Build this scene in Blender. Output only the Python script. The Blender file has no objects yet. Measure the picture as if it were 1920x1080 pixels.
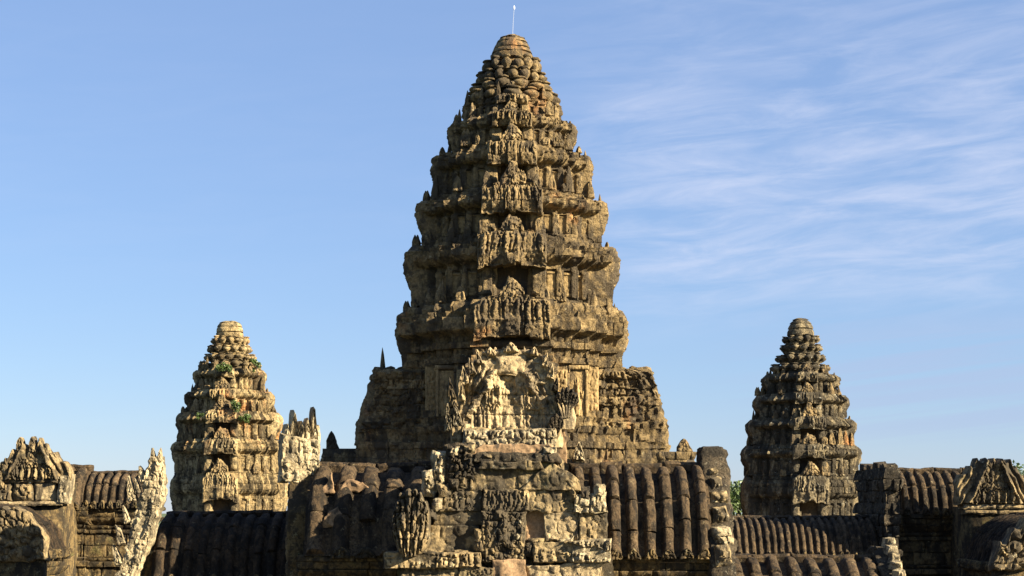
import bpy, math, random
import numpy as np
from mathutils import Vector, Matrix
R = math.radians
S = bpy.context.scene

# ------------------------------------------------------------------ camera
FPX = 3000.0                    # focal length in photo pixels (1920 wide)
HZ = 950.0                      # photo row of the horizon
CZ = 30.0                       # eye height above the plain
cam = bpy.data.cameras.new('camera'); camo = bpy.data.objects.new('camera', cam)
S.collection.objects.link(camo); S.camera = camo
camo.location = (0, 0, CZ); camo.rotation_euler = (R(90), 0, 0)
cam.sensor_width = 36; cam.lens = 36 * FPX / 1920
cam.shift_y = (HZ - 540) / 1920
cam.clip_start = 1; cam.clip_end = 9000
S.render.resolution_x = 1024; S.render.resolution_y = 576

# ------------------------------------------------------------------ sky + sun
SUN_EL, SUN_AZ = 23.0, 64.0     # azimuth: degrees to the right of straight behind the camera
sd = Vector((math.sin(R(SUN_AZ)) * math.cos(R(SUN_EL)), -math.cos(R(SUN_AZ)) * math.cos(R(SUN_EL)), math.sin(R(SUN_EL))))
w = bpy.data.worlds.new('World'); S.world = w; w.use_nodes = True
nt = w.node_tree; nt.nodes.clear()
def N(t, **k):
    n = nt.nodes.new(t)
    for a, b in k.items(): setattr(n, a, b)
    return n
out = N('ShaderNodeOutputWorld'); bg = N('ShaderNodeBackground'); sky = N('ShaderNodeTexSky')
sky.sky_type = 'NISHITA'; sky.sun_disc = False
sky.sun_elevation = R(SUN_EL); sky.sun_rotation = R(180 - SUN_AZ)
sky.altitude = 0; sky.air_density = 1.0; sky.dust_density = 0.15; sky.ozone_density = 4.0
bg.inputs['Strength'].default_value = 0.05
L = nt.links.new
tc = N('ShaderNodeTexCoord'); sep = N('ShaderNodeSeparateXYZ'); L(tc.outputs['Generated'], sep.inputs[0])
def M(op, a, b=None, c=None, clamp=False):
    n = N('ShaderNodeMath', operation=op); n.use_clamp = clamp
    for i, v in enumerate((a, b, c)):
        if v is None: continue
        if isinstance(v, (int, float)): n.inputs[i].default_value = v
        else: L(v, n.inputs[i])
    return n.outputs[0]
az = M('ARCTAN2', sep.outputs[0], sep.outputs[1]); el = M('ARCSINE', sep.outputs[2])
def cloudmap(sx, sy, tilt, off):
    cb = N('ShaderNodeCombineXYZ')
    L(M('ADD', M('MULTIPLY', az, sx), off), cb.inputs[0])
    L(M('MULTIPLY', M('ADD', el, M('MULTIPLY', az, tilt)), sy), cb.inputs[1])
    return cb.outputs[0]
def noise(vec, sc, det, rough, dist=0.0):
    n = N('ShaderNodeTexNoise'); n.inputs['Scale'].default_value = sc; n.inputs['Detail'].default_value = det
    n.inputs['Roughness'].default_value = rough; n.inputs['Distortion'].default_value = dist
    L(vec, n.inputs['Vector']); return n.outputs['Fac']
def ramp(v, lo, hi):
    n = N('ShaderNodeMapRange'); n.interpolation_type = 'SMOOTHSTEP'
    n.inputs[1].default_value = lo; n.inputs[2].default_value = hi; L(v, n.inputs[0]); return n.outputs[0]
strand = ramp(noise(cloudmap(6, 34, -0.08, 3.1), 2.0, 10, 0.62, 0.5), 0.28, 0.82)
body = ramp(noise(cloudmap(1.5, 4.2, 0.05, 5.2), 2.0, 4, 0.55, 0.4), 0.18, 0.52)
east = ramp(az, -0.02, 0.12)
high = M('MULTIPLY', ramp(el, 0.09, 0.16), M('ADD', M('MULTIPLY', ramp(el, 0.33, 0.25), 0.75), 0.25))
veil = M('MULTIPLY', M('MULTIPLY', strand, M('ADD', M('MULTIPLY', body, 0.75), 0.25)), M('MULTIPLY', M('ADD', M('MULTIPLY', east, 0.93), 0.07), high))
low = M('MULTIPLY', ramp(noise(cloudmap(1.3, 46, -0.10, 9.3), 2.0, 6, 0.55, 0.3), 0.40, 0.60), M('MULTIPLY', ramp(el, 0.13, 0.09), ramp(el, 0.03, 0.055)))
lowd = M('MULTIPLY', M('MULTIPLY', low, M('ADD', M('MULTIPLY', ramp(az, 0.10, 0.24), 0.95), 0.05)), 0.5)
dens = M('MULTIPLY', veil, 0.60)
mixc = N('ShaderNodeMix', data_type='RGBA'); L(dens, mixc.inputs['Factor'])
tint = N('ShaderNodeMix', data_type='RGBA'); tint.inputs['Factor'].default_value = 0.44
tint.inputs['B'].default_value = (2.7, 3.9, 6.9, 1)
L(sky.outputs[0], tint.inputs['A']); L(tint.outputs['Result'], mixc.inputs['A'])
mixc.inputs['B'].default_value = (5.4, 5.7, 6.9, 1)
mlow = N('ShaderNodeMix', data_type='RGBA'); L(lowd, mlow.inputs['Factor']); L(mixc.outputs['Result'], mlow.inputs['A']); mlow.inputs['B'].default_value = (3.2, 3.9, 5.6, 1)
dim = N('ShaderNodeMix', data_type='RGBA', blend_type='MULTIPLY'); dim.inputs['Factor'].default_value = 1; dim.inputs['B'].default_value = (.72, .72, .72, 1)
L(mlow.outputs['Result'], dim.inputs['A']); L(dim.outputs['Result'], bg.inputs['Color']); L(bg.outputs[0], out.inputs[0])

sl = bpy.data.lights.new('sun', 'SUN'); so = bpy.data.objects.new('sun', sl); S.collection.objects.link(so)
sl.energy = 5.0; sl.angle = R(0.53); sl.color = (1.0, 0.87, 0.64)
so.rotation_euler = sd.to_track_quat('Z', 'Y').to_euler(); so.location = sd * 200
S.view_settings.view_transform = 'Standard'; S.view_settings.look = 'None'
S.view_settings.exposure = 2.0; S.view_settings.gamma = 1.0
S.view_settings.use_curve_mapping = False
S.cycles.max_bounces = 4; S.cycles.diffuse_bounces = 1; S.cycles.glossy_bounces = 1

# ------------------------------------------------------------------ numpy noise
_rs = np.random.RandomState(11)
TAB = (_rs.rand(64, 64, 64) * 2 - 1).astype(np.float32)
TAB2 = _rs.rand(64, 64, 3).astype(np.float32)
def vn(P):
    P = np.asarray(P, dtype=np.float64); i = np.floor(P).astype(np.int64); f = (P - i)
    u = f * f * (3 - 2 * f); i &= 63; j = (i + 1) & 63
    x0, y0, z0 = i.T; x1, y1, z1 = j.T; ux, uy, uz = u.T
    a = TAB[x0, y0, z0] * (1 - ux) + TAB[x1, y0, z0] * ux
    b = TAB[x0, y1, z0] * (1 - ux) + TAB[x1, y1, z0] * ux
    c = TAB[x0, y0, z1] * (1 - ux) + TAB[x1, y0, z1] * ux
    d = TAB[x0, y1, z1] * (1 - ux) + TAB[x1, y1, z1] * ux
    return (a * (1 - uy) + b * uy) * (1 - uz) + (c * (1 - uy) + d * uy) * uz
def fbm(P, o=3, g=0.5):
    r = 0; a = 1; k = 1.0; P = np.asarray(P, dtype=np.float64)
    for q in range(o):
        r = r + a * vn(P * k + q * 17.31); a *= g; k *= 2.03
    return r
def vor2(x, y):
    ix = np.floor(x).astype(np.int64); iy = np.floor(y).astype(np.int64)
    f1 = np.full(x.shape, 9.0); f2 = np.full(x.shape, 9.0); idv = np.zeros(x.shape)
    for dx in (-1, 0, 1):
        for dy in (-1, 0, 1):
            t = TAB2[(ix + dx) & 63, (iy + dy) & 63]
            px = ix + dx + 0.15 + 0.7 * t[..., 0]; py = iy + dy + 0.15 + 0.7 * t[..., 1]
            d = np.hypot(px - x, py - y); nw = d < f1
            f2 = np.where(nw, f1, np.minimum(f2, d)); idv = np.where(nw, t[..., 2], idv); f1 = np.where(nw, d, f1)
    return f1, f2, idv
def sstep(a, b, x):
    t = np.clip((x - a) / (b - a), 0, 1); return t * t * (3 - 2 * t)
def carve(x, z, sc=0.3, seed=0, asp=1.4):
    """deep foliage / figure carving, 0..1"""
    x = np.asarray(x, dtype=float); z = np.asarray(z, dtype=float)
    P = np.stack([x / sc * 0.7 + seed * 3.7, z / sc * 0.7, np.full(x.shape, seed * 1.3)], -1).reshape(-1, 3)
    wx = vn(P).reshape(x.shape); wz = vn(P + 9.1).reshape(x.shape)
    f1, f2, i = vor2(x / sc + 0.45 * wx + seed * 5.3, z / (sc * asp) + 0.45 * wz + seed * 2.1)
    lob = np.sqrt(np.clip(1 - (f1 / 0.72) ** 2, 0, 1))
    gap = sstep(0.02, 0.22, f2 - f1)
    curl = 0.5 + 0.5 * np.cos(f1 * 15 + i * 6.28)
    return gap * (0.55 * lob * (0.55 + 0.75 * i) + 0.3 * curl * lob + 0.12)
def figs(x, z, wd, hg, seed=0):
    """row of small standing figures under arches, 0..1"""
    i = np.floor(x / wd); a = (x / wd - i) * 2 - 1; t = np.clip(z / hg, 0, 1.2)
    r = TAB2[(i.astype(np.int64) + seed) & 63, 5][..., 0]
    bw = 0.55 - 0.25 * np.abs(t - 0.35); body = np.sqrt(np.clip(1 - (a / bw) ** 2, 0, 1)) * (t < 0.66 + .05 * r)
    head = np.sqrt(np.clip(1 - (a / 0.30) ** 2 - ((t - 0.78) / 0.13) ** 2, 0, 1))
    arch = np.exp(-((np.hypot(a, np.maximum(0, (t - 0.55)) * 1.9) - 0.92) / 0.10) ** 2)
    return np.maximum(np.maximum(body, head), 0.8 * arch)
def flow(x, z, wl, slope=.5, seed=0, wob=.8):
    """ribbons of carved flame that climb towards the middle, 0..1"""
    P = np.stack([np.asarray(x) / (wl * 2.2) + seed * 3.1, np.asarray(z) / (wl * 2.2), np.full(np.shape(x), seed * .7)], -1).reshape(-1, 3)
    n = vn(P).reshape(np.shape(x)); m = vn(P * 2.3 + 5).reshape(np.shape(x))
    r = .5 + .5 * np.sin(2 * math.pi * ((np.abs(x) + slope * z) / wl + wob * n))
    return r ** .75 * (.65 + .5 * m)
def drapes(x, z, wd, seed=0):
    """upright flame-shaped leaves side by side, 0..1"""
    wob = 0.25 * np.sin(z / wd * 2.1 + seed) + 0.12 * np.sin(z / wd * 5.3 + seed * 2 + x * 3)
    a = (x / wd + wob) % 1.0 * 2 - 1
    c = np.sqrt(np.clip(1 - a * a, 0, 1))
    return c * (0.72 + 0.28 * np.sin(z / wd * 6 + np.floor(x / wd + wob) * 2.4))

# ------------------------------------------------------------------ mesh + object helpers
COL = S.collection.objects
def mesh(name, V, F, blk=None, smooth=42):
    me = bpy.data.meshes.new(name)
    V = np.asarray(V, dtype=np.float32)
    if isinstance(F, np.ndarray):
        fl = F.reshape(-1).astype(np.int32); tot = np.full(len(F), F.shape[1], dtype=np.int32)
    else:
        tot = np.array([len(f) for f in F], dtype=np.int32)
        fl = np.fromiter((i for f in F for i in f), dtype=np.int32, count=int(tot.sum()))
    me.vertices.add(len(V)); me.vertices.foreach_set('co', V.reshape(-1))
    me.loops.add(len(fl)); me.loops.foreach_set('vertex_index', fl)
    me.polygons.add(len(tot)); st = np.concatenate([[0], np.cumsum(tot)[:-1]]).astype(np.int32)
    me.polygons.foreach_set('loop_start', st)
    me.update(calc_edges=True)
    if smooth:
        me.polygons.foreach_set('use_smooth', np.ones(len(tot), dtype=bool))
        me.set_sharp_from_angle(angle=R(smooth))
    if blk is not None:
        at = me.attributes.new('blk', 'FLOAT', 'POINT')
        at.data.foreach_set('value', np.broadcast_to(np.asarray(blk, dtype=np.float32), (len(V),)).copy())
    return me
def ob(name, me, mat=None, parent=None, loc=(0, 0, 0), rz=0.0, rot=None, sc=None):
    o = bpy.data.objects.new(name, me); COL.link(o)
    if me is not None and mat is not None and len(me.materials) == 0: me.materials.append(mat)
    o.location = loc; o.rotation_euler = rot if rot else (0, 0, rz)
    if sc is not None: o.scale = sc if hasattr(sc, '__len__') else (sc, sc, sc)
    o.parent = parent; return o
def tag(o, label=None, cat=None, group=None, kind=None):
    if label: o['label'] = label
    if cat: o['category'] = cat
    if group: o['group'] = group
    if kind: o['kind'] = kind
    return o
def thing(name, label, cat, loc=(0, 0, 0), rz=0.0, group=None):
    return tag(ob(name, None, None, None, loc, rz), label, cat, group)
def W(px, py, Y):
    return Vector(((px - 960) * Y / FPX, Y, CZ + (HZ - py) * Y / FPX))

def gridF(nu, nv, off=0, flip=False):
    i = np.arange(nu - 1)[:, None]; j = np.arange(nv - 1)[None, :]
    a = (i * nv + j).ravel() + off
    q = np.stack([a, a + nv, a + nv + 1, a + 1], 1)
    return q[:, ::-1] if flip else q
def border(nu, nv):
    b = [i * nv for i in range(nu)] + [(nu - 1) * nv + j for j in range(1, nv)]
    b += [i * nv + nv - 1 for i in range(nu - 2, -1, -1)] + [j for j in range(nv - 2, 0, -1)]
    return np.array(b)

# --- block: a quarried stone from four front corners (x,z) lower-left, lower-right, upper-right, upper-left
def block(corners, y0, depth, res=0.06, seed=0, rough=0.03, rnd=0.04, relief=None, big=0.0):
    c = np.array(corners, dtype=float)
    wd = max(np.linalg.norm(c[1] - c[0]), np.linalg.norm(c[2] - c[3])); hg = max(np.linalg.norm(c[3] - c[0]), np.linalg.norm(c[2] - c[1]))
    nu = int(np.clip(round(wd / res), 3, 60)); nv = int(np.clip(round(hg / res), 3, 60))
    def axis(n, l):
        a = np.linspace(0, 1, n + 1); e = min(0.3 / n, rnd / l)
        return np.concatenate([[0, e], a[1:-1], [1 - e, 1]])
    U = axis(nu, wd); Vv = axis(nv, hg); nu, nv = len(U), len(Vv)
    uu, vv = np.meshgrid(U, Vv, indexing='ij')
    P = ((1 - uu) * (1 - vv))[..., None] * c[0] + (uu * (1 - vv))[..., None] * c[1] + (uu * vv)[..., None] * c[2] + ((1 - uu) * vv)[..., None] * c[3]
    X, Z = P[..., 0], P[..., 1]
    edge = np.minimum(np.minimum(uu, 1 - uu) * wd, np.minimum(vv, 1 - vv) * hg)
    pil = -rnd * (1 - sstep(0, rnd * 1.4, edge))
    h = pil + (relief(X, Z) * sstep(0.0, rnd * 2.5, edge) if relief is not None else 0)
    Vf = np.stack([X, y0 - h, Z], -1).reshape(-1, 3)
    bd = border(nu, nv); B = Vf[bd].copy(); B[:, 1] = y0 + min(0.05 + rnd, depth * 0.3)
    cen = np.append(c.mean(0), 0)
    out_ = B.copy()
    Bk = B.copy(); Bk[:, 1] = y0 + depth
    nb = len(bd); n0 = len(Vf)
    V = np.concatenate([Vf, B, Bk, [[c[:, 0].mean(), y0 + depth, c[:, 1].mean()]]])
    F = [tuple(q) for q in gridF(nu, nv)]
    k = np.arange(nb); k2 = (k + 1) % nb
    F += [(bd[a], n0 + a, n0 + b, bd[b]) for a, b in zip(k, k2)]
    F += [(n0 + a, n0 + nb + a, n0 + nb + b, n0 + b) for a, b in zip(k, k2)]
    F += [(n0 + nb + a, n0 + 2 * nb, n0 + nb + b) for a, b in zip(k, k2)]
    F = [f[::-1] for f in F]
    q = seed * 7.77
    V = V + rough * np.stack([fbm(V * 3.1 + q, 3), fbm(V * 3.1 + q + 31, 3) * 1.1, fbm(V * 3.1 + q + 57, 3)], -1)
    if big: V[:, 1] += big * fbm(V * 1.1 + q + 5, 2)
    return V, F

# --- relief slab: every column x has its own bottom and top; front faces -Y
def slab(Wd, bot, top, thick, hfun, res=0.08, seed=0, rough=0.03, x0=None, back=True):
    nu = max(4, int(Wd / res) + 1); xs = np.linspace(-Wd / 2, Wd / 2, nu) if x0 is None else np.linspace(x0, x0 + Wd, nu)
    tb = np.array([bot(x) for x in xs]); tt = np.array([top(x) for x in xs]); tt = np.maximum(tt, tb + 0.02)
    nv = max(4, int((tt - tb).max() / res) + 1)
    v = np.linspace(0, 1, nv)
    X = np.repeat(xs[:, None], nv, 1); Z = tb[:, None] + (tt - tb)[:, None] * v[None, :]
    h = hfun(X, Z)
    ed = np.minimum(np.minimum((X - xs[0]), (xs[-1] - X)), np.minimum(Z - tb[:, None], tt[:, None] - Z))
    h = h * sstep(-0.01, res * 1.2, ed)
    A = np.stack([X, -h, Z], -1).reshape(-1, 3)
    hb = h * 0.5 if back else 0 * h
    Bk = np.stack([X, thick + hb, Z], -1).reshape(-1, 3)
    n = len(A); V = np.concatenate([A, Bk]); F = [gridF(nu, nv, 0, False), gridF(nu, nv, n, True)]
    bd = border(nu, nv); b2 = np.roll(bd, -1)
    F.append(np.stack([bd, bd + n, b2 + n, b2], 1)[:, ::1])
    F = np.concatenate(F)
    q = seed * 5.13
    V = V + rough * np.stack([fbm(V * 2.7 + q, 3), fbm(V * 2.7 + q + 31, 3), fbm(V * 2.7 + q + 57, 3)], -1)
    return V, F
def taper(V, k=.8, p=1.3):
    z = np.clip(V[:, 2] / V[:, 2].max(), 0, 1); V[:, 1] *= 1 - k * z ** p; return V
def flames(Wd, H, n, spike, seed, shoulder=0.55, tipw=0.3):
    """silhouette of a carved gable: rising shoulders cut into upright flame tips"""
    rs = random.Random(seed); ph = [rs.uniform(0.6, 1.0) for _ in range(n + 1)]
    def top(x):
        a = abs(x) / (Wd / 2)
        base = H * (1 - shoulder * min(1, max(0, (a - tipw) / (1 - tipw))) ** 1.15)
        k = (x / Wd + 0.5) * n; i = min(n, max(0, int(k))); f = k - int(k)
        return base - spike * (abs(f * 2 - 1) ** 0.8) * ph[i]
    return top

def rowslab(rows, thick, hfun, res=.05, seed=0, rough=.03):
    """slab whose outline is given row by row: (z, x_left, x_right)"""
    rows = np.array(sorted(rows), dtype=float); nv = max(6, int((rows[-1, 0] - rows[0, 0]) / res)); zs = np.linspace(rows[0, 0], rows[-1, 0], nv)
    xl = np.interp(zs, rows[:, 0], rows[:, 1]); xr = np.interp(zs, rows[:, 0], rows[:, 2]); nu = max(5, int((xr - xl).max() / res)); u = np.linspace(0, 1, nu)
    jag = .10 * np.abs(np.sin(zs * 9 + seed)) * np.sin(zs * 3.1 + seed); xl = xl + jag; xr = xr + .5 * jag
    X = xl[None, :] + (xr - xl)[None, :] * u[:, None]; Z = np.repeat(zs[None, :], nu, 0); h = hfun(X, Z)
    ed = np.minimum(np.minimum(u, 1 - u)[:, None] * (xr - xl)[None, :], np.minimum(Z - zs[0], zs[-1] - Z)); h = h * sstep(-.01, res * 1.2, ed)
    A = np.stack([X, -h, Z], -1).reshape(-1, 3); B = np.stack([X, thick + 0 * X, Z], -1).reshape(-1, 3); n = len(A); bd = border(nu, nv); b2 = np.roll(bd, -1)
    V = np.concatenate([A, B]); F = np.concatenate([gridF(nu, nv), gridF(nu, nv, n, True), np.stack([bd, bd + n, b2 + n, b2], 1)])
    q = seed * 4.1
    return V + rough * np.stack([fbm(V * 3 + q, 3), fbm(V * 3 + q + 31, 3), fbm(V * 3 + q + 57, 3)], -1), F
# --- lathe
def lathe(prof, seg=16, seed=0, rough=0.02, sx=1.0, sy=1.0):
    prof = np.array(prof, dtype=float); a = np.linspace(0, 2 * math.pi, seg, endpoint=False)
    n = len(prof)
    V = np.stack([prof[:, 0][None, :] * np.cos(a)[:, None] * sx, prof[:, 0][None, :] * np.sin(a)[:, None] * sy, np.repeat(prof[:, 1][None, :], seg, 0)], -1).reshape(-1, 3)
    i = np.arange(seg)[:, None]; j = np.arange(n - 1)[None, :]; i2 = (i + 1) % seg
    F = np.stack([(i * n + j).ravel(), (i2 * n + j).ravel(), (i2 * n + j + 1).ravel(), (i * n + j + 1).ravel()], 1)
    q = seed * 3.3
    V = V + rough * np.stack([fbm(V * 2.5 + q, 3), fbm(V * 2.5 + q + 20, 3), fbm(V * 2.5 + q + 40, 3)], -1)
    return V, F
def tube(pts, rad, seg=8, seed=0, rough=0.02):
    pts = np.array(pts, dtype=float); n = len(pts); rad = np.broadcast_to(np.asarray(rad, dtype=float), (n,))
    T = np.gradient(pts, axis=0); T /= np.linalg.norm(T, axis=1)[:, None] + 1e-9
    ref = np.array([0, 1.0, 0]) if abs(T[:, 1]).mean() < 0.7 else np.array([1.0, 0, 0])
    A = np.cross(T, ref); A /= np.linalg.norm(A, axis=1)[:, None] + 1e-9; B = np.cross(T, A)
    a = np.linspace(0, 2 * math.pi, seg, endpoint=False)
    V = pts[:, None, :] + rad[:, None, None] * (np.cos(a)[None, :, None] * A[:, None, :] + np.sin(a)[None, :, None] * B[:, None, :])
    V = V.reshape(-1, 3); i = np.arange(n - 1)[:, None]; j = np.arange(seg)[None, :]; j2 = (j + 1) % seg
    F = [tuple(q) for q in np.stack([(i * seg + j).ravel(), (i * seg + j2).ravel(), ((i + 1) * seg + j2).ravel(), ((i + 1) * seg + j).ravel()], 1)]
    F += [tuple(range(seg - 1, -1, -1)), tuple(range((n - 1) * seg, n * seg))]
    if rough: V = V + rough * np.stack([fbm(V * 4 + seed, 2), fbm(V * 4 + seed + 20, 2), fbm(V * 4 + seed + 40, 2)], -1)
    return V, F

# --- masonry: courses of separate stones round a closed plan with a moulded profile
class Plan:
    def __init__(s, pts):
        s.p = np.array(pts, dtype=float); n = len(s.p); nx = np.roll(s.p, -1, 0); e = nx - s.p
        s.len = np.linalg.norm(e, axis=1); t = e / s.len[:, None]; s.n = np.stack([t[:, 1], -t[:, 0]], 1)
        s.o = s.n + np.roll(s.n, 1, 0); s.cum = np.concatenate([[0], np.cumsum(s.len)]); s.tot = s.cum[-1]
    def at(s, u, sc, off):
        u = np.asarray(u) % s.tot; k = np.clip(np.searchsorted(s.cum, u + 1e-9, side='right') - 1, 0, len(s.p) - 1)
        t = ((u - s.cum[k]) / s.len[k])[..., None]; k2 = (k + 1) % len(s.p)
        sc = np.asarray(sc)[..., None]; off = np.asarray(off)[..., None]
        return (s.p[k] * sc + s.o[k] * off) * (1 - t) + (s.p[k2] * sc + s.o[k2] * off) * t, s.n[k]
def ring(plan, zs, sc, off, cut=0.0):
    """plain swept core standing a little behind the stones"""
    m = len(plan.p); V = []
    for z, a, b in zip(zs, sc, off):
        P = plan.p * a + plan.o * (b - cut); V.append(np.column_stack([P, np.full(m, z)]))
    V = np.concatenate(V); n = len(zs); F = []
    for i in range(n - 1):
        for j in range(m):
            j2 = (j + 1) % m; F.append((i * m + j, i * m + j2, (i + 1) * m + j2, (i + 1) * m + j))
    F.append(tuple(range((n - 1) * m, n * m)))
    return V, F
def masonry(plan, courses, prof, scf, res, seed, blen=(0.9, 1.6), depth=0.5, jit=0.05, rough=0.06, rnd=0.05, orn=None, uoff=None, only=None, rs_scale=0.8):
    """courses: list of (z0,z1). prof: z->offset, scf: z->plan scale. Returns list of dicts."""
    rs = random.Random(seed); res_z = res; outl = []
    for ci, (z0, z1) in enumerate(courses):
        sc_m = scf(0.5 * (z0 + z1)); tot = plan.tot
        u = rs.uniform(0, 1) / sc_m; cuts = []
        while u < tot - 0.5 * blen[0] / sc_m:
            uu = u; kk = np.argmin(abs(plan.cum - uu)); d = uu - plan.cum[kk]; g = 0.28 / sc_m
            if abs(d) < g: uu = plan.cum[kk] + (g if d >= 0 else -g)
            cuts.append(uu); u = uu + rs.uniform(*blen) / sc_m
        for a, b in zip(cuts, cuts[1:] + [cuts[0] + tot]):
            um = 0.5 * (a + b); pm, nm = plan.at(np.array([um]), np.array([sc_m]), np.array([0.0]))
            if only is not None and not only(pm[0], nm[0], 0.5 * (z0 + z1)): continue
            gap = 0.012 / sc_m; a_, b_ = a + gap, b - gap; ln = (b_ - a_) * sc_m
            k = max(2, int(round(ln / res))); us = np.linspace(a_, b_, k + 1); e = min(rnd / sc_m, (b_ - a_) * 0.2)
            cs = [c for c in np.concatenate([plan.cum, plan.cum + tot]) if a_ + e < c < b_ - e]
            us = np.unique(np.round(np.concatenate([us, [a_ + e, b_ - e], cs]), 5))
            zz0, zz1 = z0 + 0.008, z1 - 0.008; ez = min(rnd * 0.8, (zz1 - zz0) * 0.2)
            kz = max(2, int(round((zz1 - zz0) / res))); zs = np.unique(np.round(np.concatenate([np.linspace(zz0, zz1, kz + 1), [zz0 + ez, zz1 - ez]]), 4))
            UU, ZZ = np.meshgrid(us, zs, indexing='ij'); jt = rs.gauss(0, 1) * jit
            off = prof(ZZ) + jt
            if uoff is not None: off = off + uoff(UU % tot, ZZ)
            if orn is not None: off = off + orn(ci, UU * sc_m, ZZ)
            edg = np.minimum(np.minimum(UU - a_, b_ - UU) * sc_m, np.minimum(ZZ - zz0, zz1 - ZZ))
            off = off - rnd * (1 - sstep(0, rnd * 1.2, edg))
            P, nn = plan.at(UU, scf(ZZ), off)
            A = np.concatenate([P, ZZ[..., None]], -1).reshape(-1, 3); NN = np.concatenate([nn, 0 * ZZ[..., None]], -1).reshape(-1, 3)
            nu, nv = len(us), len(zs); bd = border(nu, nv)
            P2, _ = plan.at(UU, scf(ZZ), off - depth)
            Bk = np.concatenate([P2, ZZ[..., None]], -1).reshape(-1, 3)[bd]
            n = len(A); nb = len(bd)
            F = np.concatenate([gridF(nu, nv), np.stack([bd, n + np.arange(nb), n + (np.arange(nb) + 1) % nb, np.roll(bd, -1)], 1)])
            outl.append(dict(V=np.concatenate([A, Bk]), N=np.concatenate([NN, NN[bd] * 0.3]), F=F, blk=rs.gauss(0, 0.42), c=A.mean(0), n=nm[0], area=ln * (z1 - z0), ci=ci))
    if outl:
        P = np.concatenate([o['V'] for o in outl]); NN = np.concatenate([o['N'] for o in outl]); q = seed * 1.71
        s = rs_scale
        d = rough * (0.55 * fbm(P * s + q, 3, 0.6) + 0.7 * np.minimum(0, fbm(P * s * 2.3 + q + 9, 2)) - 1.3 * sstep(.35, .62, vn(P * s * 1.6 + q + 77)) + 0.5 * fbm(P * s * 4.7 + q, 2))
        P = P + NN * d[:, None]; P[:, 2] += 0.35 * rough * vn(P * s * 1.7 + q + 40)
        i = 0
        for o in outl: m = len(o['V']); o['V'] = P[i:i + m]; i += m
    return outl
def lay(blocks, parent, mat, budget, name='stone', restname='masonry', face=(0, -1), per_parent=None):
    """largest stones that face the camera become parts of their own, the rest one stuff part"""
    fx, fy = face
    def key(b): return -b['area'] * max(0.02, b['n'][0] * fx + b['n'][1] * fy)
    bl = sorted(blocks, key=key); own, rest = bl[:budget], bl[budget:]
    for b in own: ob(name, mesh(name, b['V'], b['F'], b['blk']), mat, parent)
    if rest:
        V, F, K, n = [], [], [], 0
        for b in rest:
            V.append(b['V']); F.append(b['F'] + n); n += len(b['V']); K.append(np.full(len(b['V']), b['blk']))
        tag(ob(restname, mesh(restname, np.concatenate(V), np.concatenate(F), np.concatenate(K)), mat, parent), kind='stuff')

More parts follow.
